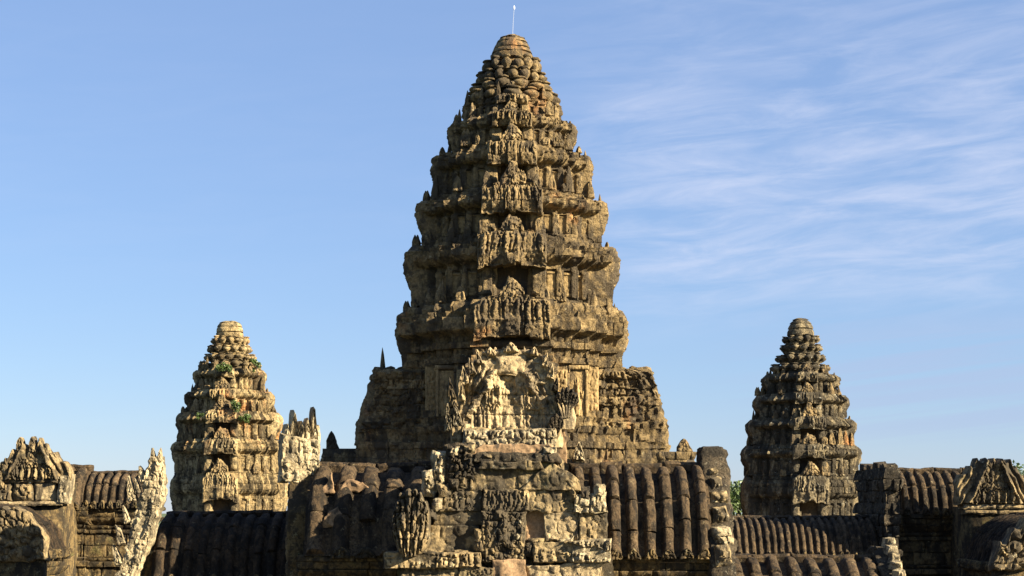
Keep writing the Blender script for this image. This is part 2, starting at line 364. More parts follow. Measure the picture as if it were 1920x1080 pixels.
# ------------------------------------------------------------------ materials
def stone_mat(name, a, b, dark=0.35, darkc=(0.035, 0.03, 0.024), lich=0.2, lichc=(0.42, 0.41, 0.33), ora=0.0, orac=(0.36, 0.15, 0.05), sc=1.0, bump=0.5, bdist=0.08, green=0.0):
    m = bpy.data.materials.new(name); m.use_nodes = True; t = m.node_tree; t.nodes.clear(); l = t.links.new
    def n(ty, **k):
        x = t.nodes.new(ty)
        for p, v in k.items(): setattr(x, p, v)
        return x
    o = n('ShaderNodeOutputMaterial'); bs = n('ShaderNodeBsdfPrincipled'); l(bs.outputs[0], o.inputs[0])
    bs.inputs['Roughness'].default_value = 0.92; bs.inputs['Specular IOR Level'].default_value = 0.15
    ge = n('ShaderNodeNewGeometry')
    def vec(s, sz=1.0, off=0.0):
        q = n('ShaderNodeMapping'); q.inputs['Scale'].default_value = (s, s, s * sz); q.inputs['Location'].default_value = (off, off * 1.7, off * 0.6)
        l(ge.outputs['Position'], q.inputs['Vector']); return q.outputs[0]
    def noi(v, det=6, ro=0.6, di=0.0):
        q = n('ShaderNodeTexNoise'); q.inputs['Scale'].default_value = 1; q.inputs['Detail'].default_value = det; q.inputs['Roughness'].default_value = ro; q.inputs['Distortion'].default_value = di
        l(v, q.inputs['Vector']); return q.outputs['Fac']
    def rmp(v, lo, hi, to=1.0):
        q = n('ShaderNodeMapRange'); q.interpolation_type = 'SMOOTHSTEP'; q.inputs[1].default_value = lo; q.inputs[2].default_value = hi; q.inputs[4].default_value = to
        l(v, q.inputs[0]); return q.outputs[0]
    def mix(f, A, B, bt='MIX'):
        q = n('ShaderNodeMix', data_type='RGBA', blend_type=bt)
        for s, v in (('Factor', f), ('A', A), ('B', B)):
            if isinstance(v, (int, float)): q.inputs[s].default_value = v
            elif isinstance(v, tuple): q.inputs[s].default_value = (*v, 1)
            else: l(v, q.inputs[s])
        return q.outputs['Result']
    c = mix(rmp(noi(vec(0.9 * sc)), 0.3, 0.7), a, b)
    if ora: c = mix(rmp(noi(vec(0.55 * sc, 0.6, 33), 4), 0.62 - 0.2 * ora, 0.80 - 0.2 * ora, 0.85), c, orac)
    fine = n('ShaderNodeMapRange'); fine.inputs[1].default_value = 0.25; fine.inputs[2].default_value = 0.75; fine.inputs[3].default_value = 0.42; fine.inputs[4].default_value = 1.45
    l(noi(vec(7 * sc, 1, 5), 5, 0.7), fine.inputs[0])
    at = n('ShaderNodeAttribute', attribute_name='blk'); mm = n('ShaderNodeMath', operation='MULTIPLY_ADD'); l(at.outputs['Fac'], mm.inputs[0]); mm.inputs[1].default_value = 0.34; mm.inputs[2].default_value = 1
    mv = n('ShaderNodeMath', operation='MULTIPLY'); l(mm.outputs[0], mv.inputs[0]); l(fine.outputs[0], mv.inputs[1])
    sc_ = n('ShaderNodeVectorMath', operation='SCALE'); l(c, sc_.inputs[0]); l(mv.outputs[0], sc_.inputs['Scale']); c = sc_.outputs[0]
    if green: c = mix(rmp(noi(vec(0.7 * sc, 1, 71), 6, 0.7), 0.60 - 0.15 * green, 0.8 - 0.15 * green, 0.7), c, (0.075, 0.085, 0.03))
    lo = 0.60 - 0.26 * dark
    d1 = rmp(noi(vec(1.1 * sc, 0.45, 11), 8, 0.66, 0.4), lo, lo + 0.10, 0.88)
    c = mix(d1, c, darkc)
    d2 = rmp(noi(vec(4.2 * sc, 0.8, 19), 6, 0.7), lo + 0.03, lo + 0.13, 0.75)
    c = mix(d2, c, darkc)
    d3 = rmp(noi(vec(1.9 * sc, 0.09, 61), 5, 0.6, 0.2), 0.55, 0.70, 0.62 * min(1, dark * 1.6))
    c = mix(d3, c, darkc)
    if lich:
        lo2 = 0.66 - 0.26 * lich
        c = mix(rmp(noi(vec(3.4 * sc, 1, 47), 7, 0.72, 0.3), lo2, lo2 + 0.08, 0.8), c, lichc)
    l(c, bs.inputs['Base Color'])
    # fine relief: grain + pitted carving
    ad = n('ShaderNodeMath', operation='MULTIPLY_ADD'); l(noi(vec(8.5 * sc, 1, 23), 6, 0.7), ad.inputs[0]); ad.inputs[1].default_value = 0.7; l(noi(vec(2.6 * sc, 1.2, 7), 9, 0.66, 0.3), ad.inputs[2])
    bp = n('ShaderNodeBump'); bp.inputs['Strength'].default_value = bump; bp.inputs['Distance'].default_value = bdist
    l(ad.outputs[0], bp.inputs['Height']); l(bp.outputs[0], bs.inputs['Normal'])
    return m
def plain_mat(name, c, rough=0.6, var=0.3, sc=1.0, metal=0.0, trans=False):
    m = bpy.data.materials.new(name); m.use_nodes = True; t = m.node_tree; bs = t.nodes['Principled BSDF']
    bs.inputs['Roughness'].default_value = rough; bs.inputs['Metallic'].default_value = metal
    g = t.nodes.new('ShaderNodeNewGeometry'); q = t.nodes.new('ShaderNodeTexNoise'); q.inputs['Scale'].default_value = sc; q.inputs['Detail'].default_value = 5
    t.links.new(g.outputs['Position'], q.inputs['Vector'])
    r = t.nodes.new('ShaderNodeMix'); r.data_type = 'RGBA'
    r.inputs['A'].default_value = (*[v * (1 - var) for v in c], 1); r.inputs['B'].default_value = (*[v * (1 + var) for v in c], 1)
    t.links.new(q.outputs['Fac'], r.inputs['Factor']); t.links.new(r.outputs['Result'], bs.inputs['Base Color'])
    return m
MT = stone_mat('tower_sandstone', (0.275, 0.198, 0.098), (0.170, 0.121, 0.060), dark=0.50, darkc=(0.058, 0.046, 0.032), lich=0.18, lichc=(0.36, 0.31, 0.19), ora=0.14, sc=0.5, bump=0.9, bdist=0.4)
MTC = stone_mat('carved_wall_sandstone', (0.28, 0.198, 0.092), (0.215, 0.15, 0.07), dark=0.28, darkc=(0.09, 0.066, 0.04), lich=0.06, lichc=(0.36, 0.31, 0.19), ora=0.10, sc=0.6, bump=0.5, bdist=0.2)
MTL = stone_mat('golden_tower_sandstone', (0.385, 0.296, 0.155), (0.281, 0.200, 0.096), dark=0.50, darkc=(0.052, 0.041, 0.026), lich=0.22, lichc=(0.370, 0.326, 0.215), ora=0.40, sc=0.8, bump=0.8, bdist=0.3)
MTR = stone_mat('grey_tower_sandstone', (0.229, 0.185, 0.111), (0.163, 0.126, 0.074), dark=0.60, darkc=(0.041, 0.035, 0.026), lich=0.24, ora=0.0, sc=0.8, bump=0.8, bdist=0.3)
MP = stone_mat('pale_sandstone', (0.37, 0.285, 0.162), (0.265, 0.198, 0.11), dark=0.38, darkc=(0.075, 0.06, 0.042), lich=0.2, lichc=(0.38, 0.33, 0.22), sc=1.4, bump=0.8, bdist=0.1)
MG = stone_mat('lichened_sandstone', (0.275, 0.205, 0.108), (0.18, 0.13, 0.066), dark=0.56, darkc=(0.036, 0.030, 0.022), lich=0.24, lichc=(0.34, 0.30, 0.20), green=0.25, sc=1.0, bump=0.75, bdist=0.1)
MGP = stone_mat('fresh_broken_sandstone', (0.311, 0.204, 0.115), (0.244, 0.155, 0.085), dark=0.25, lich=0.05, sc=1.6, bump=0.4, bdist=0.05)
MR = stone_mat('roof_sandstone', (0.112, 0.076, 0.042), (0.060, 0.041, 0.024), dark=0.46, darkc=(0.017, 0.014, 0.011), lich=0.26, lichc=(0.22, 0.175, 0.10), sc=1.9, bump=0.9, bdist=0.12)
MRD = stone_mat('shade_tinted_roof_sandstone', (0.062, 0.041, 0.023), (0.038, 0.026, 0.016), dark=0.55, darkc=(0.012, 0.010, 0.008), lich=0.18, lichc=(0.17, 0.14, 0.08), sc=1.9, bump=0.9, bdist=0.12)  # roof stone with deep shade painted into its colour
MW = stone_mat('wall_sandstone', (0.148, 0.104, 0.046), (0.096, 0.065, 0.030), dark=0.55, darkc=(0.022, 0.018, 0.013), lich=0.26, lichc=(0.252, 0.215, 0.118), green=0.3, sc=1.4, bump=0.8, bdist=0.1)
MC = stone_mat('crusted_pale_sandstone', (0.42, 0.345, 0.215), (0.28, 0.22, 0.13), dark=0.44, darkc=(0.07, 0.058, 0.04), lich=0.34, lichc=(0.5, 0.44, 0.31), sc=1.9, bump=0.9, bdist=0.1)
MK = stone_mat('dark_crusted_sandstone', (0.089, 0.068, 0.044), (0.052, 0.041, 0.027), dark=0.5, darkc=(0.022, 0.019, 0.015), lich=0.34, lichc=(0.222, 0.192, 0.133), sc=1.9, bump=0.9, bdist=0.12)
MCORE = stone_mat('joint_shadowed_stone', (0.074, 0.056, 0.033), (0.052, 0.037, 0.022), dark=0.4, lich=0, sc=1, bump=0.4)
MLEAF = plain_mat('green_leaf', (0.055, 0.085, 0.018), 0.5, 0.5, 0.4)
MLEAF2 = plain_mat('dark_green_leaf', (0.04, 0.07, 0.018), 0.5, 0.5, 0.4)
MBARK = plain_mat('bark', (0.11, 0.085, 0.06), 0.9, 0.3, 2)
MROD = plain_mat('galvanised_rod', (0.38, 0.40, 0.43), 0.5, 0.1, 2, 0.0)
MWHITE = plain_mat('white_paint', (0.8, 0.8, 0.8), 0.4, 0.05, 2)
MGRASS = plain_mat('grass_plain', (0.06, 0.085, 0.025), 0.9, 0.4, 0.05)
MPLAT = stone_mat('platform_stone', (0.09, 0.07, 0.045), (0.06, 0.048, 0.03), dark=0.45, lich=0.1, green=0.3, sc=0.6, bump=0.5)

# ------------------------------------------------------------------ the ground and the terraces the temple stands on
def box_mesh(name, x0, x1, y0, y1, z0, z1):
    v = [(x, y, z) for x in (x0, x1) for y in (y0, y1) for z in (z0, z1)]
    return mesh(name, v, [(0, 1, 3, 2), (4, 6, 7, 5), (0, 4, 5, 1), (2, 3, 7, 6), (0, 2, 6, 4), (1, 5, 7, 3)], smooth=0)
tag(ob('ground', mesh('ground', [(-4000, -3000, 0), (4000, -3000, 0), (4000, 7000, 0), (-4000, 7000, 0)], [(0, 1, 2, 3)], smooth=0), MGRASS), kind='structure')
tag(ob('lower_terrace', box_mesh('lower_terrace', -75, 75, 22, 235, 0.0, 11.0), MPLAT), kind='structure')
tag(ob('upper_terrace', box_mesh('upper_terrace', -48, 48, 36, 195, 11.004, 23.0), MPLAT), kind='structure')
#SECTIONS
# ------------------------------------------------------------------ towers
SIDE = [(-.71, -.71), (-.54, -.71), (-.54, -.83), (-.34, -.83), (-.34, -1), (.34, -1), (.34, -.83), (.54, -.83), (.54, -.71)]
def cross_plan():
    P = []
    for k in range(4):
        for x, y in SIDE:
            for _ in range(k): x, y = -y, x
            P.append((x, y))
    return Plan(P)
PLAN = cross_plan()
_tp = np.roll(PLAN.p, 1, 0); _tn = np.roll(PLAN.p, -1, 0)
_cr = (PLAN.p[:, 0] - _tp[:, 0]) * (_tn[:, 1] - PLAN.p[:, 1]) - (PLAN.p[:, 1] - _tp[:, 1]) * (_tn[:, 0] - PLAN.p[:, 0])
CONVEX = PLAN.cum[:-1][_cr > 0]
MIDS = np.array([0.5 * (PLAN.cum[k * 9 + 4] + PLAN.cum[k * 9 + 5]) for k in range(4)])
def dist_to(u, marks):
    d = np.abs(u[..., None] - marks); d = np.minimum(d, PLAN.tot - d); return d.min(-1)

def leaf_meshes(tagname, seed):
    """standing antefix stones: slim spike, broad leaf, double peak, niche stele"""
    out_ = []
    def mk(Wd, top, th, sd, nm):
        V, F = slab(Wd, lambda x: 0, top, th, lambda X, Z: 0.10 + 0.16 * carve(X, Z, 0.28, sd, 1.8), 0.09, sd, 0.05)
        V[:, 1] -= th / 2; taper(V, .85); out_.append(mesh(nm, V, F, (sd % 5) * 0.12 - 0.2))
    mk(0.60, lambda x: 1.7 * (1 - (abs(x) / 0.31) ** 1.1) + 0.25, 0.38, seed + 1, 'antefix')
    mk(0.95, lambda x: 1.35 * (1 - (abs(x) / 0.50) ** 2.2) + 0.25, 0.42, seed + 2, 'antefix')
    mk(0.95, lambda x: 1.6 - 1.0 * (abs(abs(x) - 0.14) / 0.34) ** 1.3, 0.40, seed + 3, 'antefix')
    mk(0.80, lambda x: 0.95 - 0.25 * (abs(x) / 0.4) ** 3, 0.45, seed + 4, 'antefix')
    return out_
def bulb_mesh(wd, h, seed, lean=0.0):
    p = [(0.02, 0), (0.26, 0.01), (0.28, 0.10), (0.44, 0.22), (0.52, 0.38), (0.52, 0.52), (0.42, 0.66), (0.27, 0.75), (0.27, 0.80), (0.40, 0.85), (0.42, 0.93), (0.36, 0.98), (0.02, 1.0)]
    V, F = lathe([(r * wd, z * h) for r, z in p], 14, seed, 0.03)
    return mesh('lotus_bud', V, F, (seed % 7) * 0.12 - 0.36)

def tier_profile(z0, z1, fl, k):
    T = [(0, .30 * k), (.05, .30 * k), (.054, .12 * k), (.085, .16 * k), (.09, 0), (.50, 0), (.505, .12 * k), (.54, .14 * k), (.545, .05 * k), (.57, .08 * k), (.60, .35 * fl), (.64, .70 * fl), (.68, .90 * fl), (.685, .97 * fl), (.79, 1.0 * fl), (.795, .72 * fl), (.86, .80 * fl), (.865, .5 * fl), (.92, .56 * fl), (.925, .30 * fl), (1.0, .26 * fl)]
    T = [(t_, o_ if t_ < .58 else o_ * .74) for t_, o_ in T]
    zs = [z0 + t * (z1 - z0) for t, _ in T]; os_ = [o for _, o in T]
    cut = [0, .052, .088, .22, .36, .502, .543, .60, .6825, .793, .863, .923, 1.0]
    c = [z0 + t * (z1 - z0) for t in cut]; cc = [c[0]]
    for q in c[1:]:
        if q - cc[-1] > 0.30: cc.append(q)
    cc[-1] = z1
    return zs, os_, list(zip(cc, cc[1:]))

def build_tower(root, name_seed, tiers, mat, budget, res, k, leaf, big, buds, dome, fr_w=0.70, dl=1.0, skip_front=()):
    rs = random.Random(name_seed); n_blocks = []; tier_objs = []
    for ti, td in enumerate(tiers):
        z0, z1, Rr, fl = td['z0'], td['z1'], td['R'], td['fl']
        if 'prof' in td: zs, os_, courses = td['prof']
        else: zs, os_, courses = tier_profile(z0, z1, fl, k)
        pf = lambda z, a=zs, b=os_: np.interp(z, a, b)
        shrink = td.get('shrink', 0.97)
        scf = lambda z, z0=z0, z1=z1, Rr=Rr, s=shrink: Rr * (1 + (s - 1) * (np.asarray(z) - z0) / (z1 - z0))
        wz0, wz1 = td.get('wall', (z0 + .09 * (z1 - z0), z0 + .50 * (z1 - z0)))
        def uoff(U, Z, Rr=Rr, wz0=wz0, wz1=wz1):
            inw = ((Z > wz0) & (Z < wz1)).astype(float); d = dist_to(U, CONVEX) * Rr
            pil = 0.16 * k * (d < 0.42 * k) - 0.02 * k * np.cos(d * 9 / k)
            nic = -0.75 * k * (dist_to(U, MIDS[:1]) < 0.19) * ((Z > wz0 - 0.1) & (Z < wz1 + 0.12 * (z1 - z0)))
            return inw * pil + nic
        hi = z0 + .55 * (z1 - z0) if 'prof' not in td else wz1
        def orn(ci, U, Z, courses=courses, hi=hi, wz0=wz0, wz1=wz1):
            zc = 0.5 * (courses[ci][0] + courses[ci][1]); a = 0.0
            if zc > hi: a = (0.03 + .04 * (ci % 2)) * k * carve(U, Z, 0.36 * k + 0.1, 3 + ci, 1.2) + 0.07 * k * (ci % 2) * (np.abs(np.sin(U * math.pi / (0.55 * k))) > .35)
            elif zc < wz0 or zc > wz1: a = 0.07 * k * np.abs(np.sin(U * math.pi / (0.42 * k)))
            else: a = 0.02 * k * carve(U, Z, 0.34 * k + 0.1, 9 + ci, 2.2)
            return a
        core = ob('tier', mesh('tier', *ring(PLAN, zs, [float(scf(z)) for z in zs], os_, 0.34 * k), smooth=0), MCORE, root)
        tier_objs.append(core)
        bl = masonry(PLAN, courses, pf, scf, res, name_seed * 10 + ti, ((0.9, 1.9) if ti else (1.5, 3.2)) if k == 1 else (.9 * k, 1.9 * k), 0.95 * k, 0.04 * k, (0.09 if ti else .07) * k, 0.025 * k, orn, uoff)
        for b in bl: b['tier'] = core
        n_blocks += bl
        # fronts of the four arms: carved gable over a niche, two pilasters, antefixes on the ledge
        fh = td.get('fh', 0.52 * (z1 - z0)); fw = fr_w * Rr * td.get('fwk', 1)
        def hf(X, Z, sd=ti * 3 + name_seed):
            t = Z / fh
            c2 = carve(X, Z, 0.24 * k + .03, sd + 5, 1.5); ax = np.abs(X) / (fw / 2)
            nl = 6 + sd % 4; ku = (X / fw + .5 + .05 * np.sin(X / fw * 9 + sd)) * nl + .22 * np.sin(Z * 3 / k + sd + X); i = np.floor(ku); a = (ku - i) * 2 - 1
            r = TAB2[(i.astype(np.int64) + sd * 5) & 63, 11][..., 0]
            lobe = figs(X + .05 * np.sin(Z * 3 / k + sd), Z - .46 * fh, fw / nl, .54 * fh, sd) * (.20 + .16 * r)
            kb = (X / fw + .5) * 4 + .35; ib = np.floor(kb); ab = np.abs((kb - ib) * 2 - 1); rb = TAB2[(ib.astype(np.int64) + sd * 3) & 63, 17][..., 0]
            slabs = .10 + .24 * rb - .14 * (ab > .93) + .10 * c2 + .26 * (ax < .20)
            bowl = -(fl + .25 * k) / k * 0.42 * (1 - np.clip(t / .5, 0, 1)) ** 2 - .30 * np.clip((t - .8) / .2, 0, 1) ** 2
            P_ = np.stack([X * .8 / k + sd, 0 * X, Z * .9 / k], -1).reshape(-1, 3); er = vn(P_).reshape(X.shape); er2 = fbm(P_ * 2.7 + 4, 3).reshape(X.shape)
            lobe = lobe * (.75 + .7 * er) + .10 * c2 * (er > 0); slabs = slabs + .16 * er + .05 * er2; lobe = lobe + .06 * er2
            up = sstep(.42, .47, t + .10 * er)
            return k * (.06 + up * (lobe + .05 * c2 + .12 * (ax < .2)) + (1 - up) * slabs + .12 * np.exp(-((t - .48) / .03) ** 2) + .14 * (t < .10) + bowl)
        def hs(X, Z, sd=ti * 3 + name_seed, H=.97 * (z1 - z0) if 'prof' not in td else 5.6):
            t = Z / H; c = carve(X, Z, 0.5 * k, sd, 1.6)
            return k * (.24 * c) + fl * np.interp(t, [0, .10, .22, .38, .55, .72, .85, 1], [-1.05, -.9, -.35, .10, .30, .33, .22, -.15])
        hsd = .97 * (z1 - z0) if 'prof' not in td else 5.6
        rsf = random.Random(name_seed + ti * 7); bj = [rsf.uniform(-.06, .06) * fh for _ in range(12)]
        def bot(x, fw=fw, fh=fh, bj=bj): return 0.10 * fh * (1 - (2 * x / fw) ** 2) + bj[int((x / fw + .5) * 10.99)] * .5
        def top(x, fw=fw, fh=fh, bj=bj): return fh * (1.02 - 0.18 * abs(2 * x / fw) ** 3) + bj[int((x / fw + .5) * 10.99)]
        fme = mesh('gable_panel', *slab(fw, bot, top, fl + 1.2 * k, hf, res * 0.6, ti, 0.05 * k), blk=0.1 * (ti % 3))
        def stop(x, fw=fw, H=hsd, bj=bj): return H * (1.0 - 0.12 * abs(2 * x / fw) ** 2) + .4 * bj[int((x / fw + .5) * 10.99)]
        sme = mesh('gable_panel', *slab(fw, lambda x: 0, stop, fl + 1.2 * k, hs, res * 1.0, ti + 9, 0.10 * k), blk=0.1 * (ti % 3))
        ph = wz1 - wz0 + 0.1
        pw = 0.36 * k + 0.05
        pme = mesh('pilaster', *block([(-pw, 0), (pw, 0), (pw * .92, ph), (-pw * .92, ph)], -0.3 * k, 0.9 * k, res, ti, 0.04, 0.05, lambda X, Z: 0.08 * k * (np.sin(Z * 5.5 / k) > 0.55) + 0.05 * k * carve(X, Z, .3, 2)))
        if 'prof' not in td:
            hh = wz1 - wz0; bpm = []
            for wq in (.19, .12):
                w2 = wq * .30 * Rr
                bpm.append(mesh('blind_panel', *slab(2 * w2, lambda x: 0, lambda x, w2=w2, hh=hh: .90 * hh, .3 * k, lambda X, Z, w2=w2, hh=hh: .05 * k + .10 * k * ((np.abs(X) > .78 * w2) | (Z > .80 * hh)) + .03 * carve(X, Z, .2 * k + .05, 4, 2), res * .6, ti, .012), blk=.35))
            w3 = .17 * k + .03
            spm = mesh('pilaster', *block([(-w3, 0), (w3, 0), (w3, hh * 1.04), (-w3, hh * 1.04)], -.20 * k, .5 * k, res * .8, ti, .012, .02, lambda X, Z, hh=hh: .07 * k * ((Z < .10 * hh) | (Z > .88 * hh)) + .04 * k * ((Z > .16 * hh) & (Z < .20 * hh))), blk=.15)
        for s in range(4):
            a = s * math.pi / 2
            def pl(nm, me, x, y, z, rz=0, sc=1.0):
                ca, sa = math.cos(a), math.sin(a)
                return ob(nm, me, MTC if (nm == 'blind_panel' and mat is MT) else mat, core, (x * ca - y * sa, x * sa + y * ca, z), a + rz, sc=sc)
            yf = -(Rr * shrink + fl)
            if (ti, s) not in skip_front:
                pl('gable_panel', fme if s in (0, 2) else sme, 0, yf - 0.12 * k if s in (0, 2) else yf + .06 * k, z1 - (fh * 0.98 if s in (0, 2) else hsd))
                if 'prof' not in td and s == 0:
                    for sx in (-1, 1): pl('pilaster', pme, sx * 0.27 * Rr, -Rr * 0.985 - 0.05, wz0 - 0.05)
            if s == 2: continue
            if 'prof' not in td:
                hh = wz1 - wz0
                for sx in (-1, 1):
                    for xc, yc, wq in ((.44, .83, .20), (.625, .71, .17), (.77, .54, .12), (.915, .34, .17)):
                        if s != 0 and xc > .7: continue
                        pl('blind_panel', bpm[0 if wq > .15 else 1], sx * xc * Rr * (1 - .02), -yc * Rr * .985 - .02 * k, wz0 + .04 * hh)
                        for q in (-1, 1): pl('pilaster', spm, sx * xc * Rr * .98 + q * wq * .5 * Rr * .82, -yc * Rr * .985 - .03 * k, wz0 - .02)
            nxt = tiers[ti + 1]['R'] if ti + 1 < len(tiers) else Rr * 0.82
            ye = lambda f: -f * Rr * shrink - 0.02 * fl
            if s != 2:
                pl('antefix', big[ti % len(big)] if s == 0 else leaf[rs.choice((0, 1, 2))], rs.uniform(-.1, .1), yf + (0.55 if s == 0 else rs.uniform(.1, .6)) * k, z1 - 0.05, rs.uniform(-.1, .1) + (rs.uniform(.5, 1.5) if s else 0), dl * td.get('as', 1.0) * rs.uniform(0.9, 1.1) * (1 if s == 0 else rs.uniform(.3, .45) if s == 1 else rs.uniform(.45, 1.0)))
            for f, g in ((.31, .99), (.50, .83), (.68, .71)):
                for sx in (-1, 1):
                    if rs.random() < 0.45: continue
                    me = leaf[rs.choice((0, 0, 1, 1, 2, 3))]
                    sc = td.get('as', 1.0) * dl * rs.uniform(0.7, 1.15)
                    pl('antefix', me, sx * (f * Rr * shrink), ye(g) + rs.uniform(-.1, .2) * k, z1 - 0.06, rs.uniform(-.25, .25), (sc, sc, sc * rs.uniform(.85, 1.15)))
    # stones: largest that face the viewer become objects
    def key(b): return -b['area'] * max(0.02, -b['n'][1] + 0.25 * b['n'][0] * (1 if root.location.x < 1 else -1))
    order = sorted(range(len(n_blocks)), key=lambda i: key(n_blocks[i])); own = set(order[:budget])
    for core in tier_objs:
        mine = [(i, b) for i, b in enumerate(n_blocks) if b['tier'] is core]
        V, F, K, n = [], [], [], 0
        for i, b in mine:
            if i in own: ob('stone', mesh('stone', b['V'], b['F'], b['blk']), mat, core)
            else: V.append(b['V']); F.append(b['F'] + n); n += len(b['V']); K.append(np.full(len(b['V']), b['blk']))
        if V: tag(ob('masonry', mesh('masonry', np.concatenate(V), np.concatenate(F), np.concatenate(K)), mat, core), kind='stuff')
    # crown: rings of lotus buds round a drum, then the rounded finial
    cp = [(0.01, buds[0]['z'] - 0.6)]
    crown = None; prof = [(buds[0]['r'] * 1.02, buds[0]['z'] - 0.7)]
    for b in buds: prof += [(b['r'] * 0.84, b['z'] - 0.14 * k), (b['r'] * 0.86, b['z'] + 0.02), (b['r'] * 0.68, b['z'] + 0.05), (b['r'] * 0.63, b['z'] + b['h'] * 0.8)]
    prof += [(dome[0][0] * 0.9, dome[0][1] - 0.02), (0.02, dome[0][1])]
    V, F = lathe(prof, 40, name_seed, 0.10 * k); crown = ob('crown', mesh('crown', V, F, 0.0), mat, root)
    for bi, b in enumerate(buds):
        n = max(8, int(2 * math.pi * b['r'] * 0.93 / (b['w'] * 1.12))); ms = [bulb_mesh(b['w'] * q, b['h'], bi * 3 + j + name_seed, 0) for j, q in enumerate((1.05, 1.12, 0.98))]
        for j in range(n):
            if rs.random() < 0.09: continue
            a = 2 * math.pi * (j + 0.5 * (bi % 2)) / n - math.pi / 2; rr = b['r'] * rs.uniform(.87, .91)
            ob('lotus_bud', ms[j % 3], mat, crown, (rr * math.cos(a), rr * math.sin(a), b['z'] - 0.03), rot=(rs.uniform(-.14, .14), rs.uniform(-.14, .14), rs.uniform(0, 6)), sc=(rs.uniform(.82, 1.1), rs.uniform(.82, 1.1), rs.uniform(.8, 1.1)))
    # finial of stacked stone drums
    for i in range(len(dome) - 1):
        (r0, z0), (r1, z1) = dome[i], dome[i + 1]; m = 0.5 * (r0 + r1); bul = 0.05 * (z1 - z0) + 0.04 * k
        pr = [(0.02, z0 + .01), (r0 * .96, z0 + .01), (r0 * 1.01, z0 + .1 * (z1 - z0)), (m + bul, .5 * (z0 + z1)), (r1 * 1.02, z1 - .12 * (z1 - z0)), (r1 * .95, z1 - .01), (0.02, z1 - .01)]
        ob('finial_drum', mesh('finial_drum', *lathe(pr, 26, name_seed + i, 0.07 * k), blk=rs.gauss(0, .3)), mat, root)

def big_leaves(k, seed):
    o = []
    for q in range(3):
        Wd, H = 2.0 * k, (1.9, 1.55, 2.1)[q] * k
        n = (5, 4, 6)[q]
        rq = random.Random(seed + q); jg = [rq.uniform(-.16, .10) for _ in range(9)]
        def tp(x, H=H, Wd=Wd, q=q, jg=jg):
            a = abs(x) / (Wd / 2); return H * (1 - (.85, .7, .6)[q] * a ** (1.5, 2.4, 1.2)[q]) + H * jg[int((x / Wd + .5) * 8.99)]
        V, F = slab(Wd, lambda x: 0, tp, 0.7 * k, lambda X, Z: 0.1 * k + 0.32 * k * carve(X, Z, 0.36 * k, seed + q, 1.5) + 0.2 * k * np.exp(-(X / (0.3 * k)) ** 2), 0.09, seed + q, 0.06 * k)
        V[:, 1] -= .35 * k; taper(V, .8); o.append(mesh('antefix', V, F, 0.5))
    return o

# --- central tower
TD = 138.0; PM = TD / FPX
zt = lambda y: CZ + (HZ - y) * PM
ctower = thing('central_tower', 'tallest sandstone temple tower, in the centre, with six stacked carved tiers', 'tower', (0, TD, 23.0))
OFF = 23.0
def zl(y): return zt(y) - OFF
b_z = [zl(868), zl(850), zl(838), zl(828), zl(812), zl(806), zl(797), zl(788), zl(775)]
Z1 = dict(z=[0, zl(885), zl(884.5), zl(866), zl(865), zl(846), zl(845), zl(834), zl(833), zl(822), zl(816), zl(806), zl(805), zl(797), zl(789), zl(788), zl(776), zl(775), zl(712), zl(711), zl(704), zl(703), zl(696), zl(695), zl(684), zl(683), zl(670), zl(669), zl(658), zl(657), zl(645), zl(638), zl(615), zl(614), zl(604), zl(603), zl(594), zl(585)],
          o=[1.6, 1.6, 1.25, 1.3, 1.0, 1.0, 1.12, 1.12, .75, .7, .85, .95, .5, .45, .62, .3, .3, 0, 0, .10, .10, .03, .06, .38, .40, .12, .18, .55, .58, .22, .35, 1.02, 1.06, .78, .86, .5, .55, .34])
cs = [0, 3.4, 6.8, 9.2, zl(865.5), zl(845.5), zl(833.5), zl(819), zl(805.5), zl(788.5), zl(775.5), zl(754), zl(733), zl(711.5), zl(695.5), zl(683.5), zl(669.5), zl(657.5), zl(640), zl(614.5), zl(603.5), zl(585)]
T = [dict(z0=0, z1=zl(585), R=8.4, fl=1.0, shrink=1.0, prof=(Z1['z'], Z1['o'], list(zip(cs, cs[1:]))), wall=(zl(775), zl(712)), fh=3.5, fwk=1.05),
     dict(z0=zl(585), z1=zl(465), R=7.5, fl=1.35, fh=3.1, fwk=1.06),
     dict(z0=zl(465), z1=zl(380), R=6.85, fl=1.1, fh=2.5, fwk=1.04),
     dict(z0=zl(380), z1=zl(295), R=5.85, fl=0.85, fh=2.2, fwk=1.0, **{'as': .85}),
     dict(z0=zl(295), z1=zl(235), R=4.75, fl=0.62, fh=1.45, **{'as': .7}),
     dict(z0=zl(235), z1=zl(200), R=3.85, fl=0.32, fh=0.9, **{'as': .6})]
LEAF = leaf_meshes('a', 10); BIG = big_leaves(1.0, 30)
build_tower(ctower, 1, T, MT, 226, 0.15, 1.0, LEAF, BIG,
            [dict(z=zl(203), r=3.8, h=1.15, w=1.45), dict(z=zl(181), r=3.35, h=0.95, w=1.30), dict(z=zl(163), r=2.9, h=1.15, w=1.0), dict(z=zl(140), r=2.45, h=1.2, w=0.85)],
            [(1.85, zl(116)), (1.75, zl(103)), (1.55, zl(94)), (1.3, zl(82)), (1.05, zl(74)), (0.55, zl(67))])
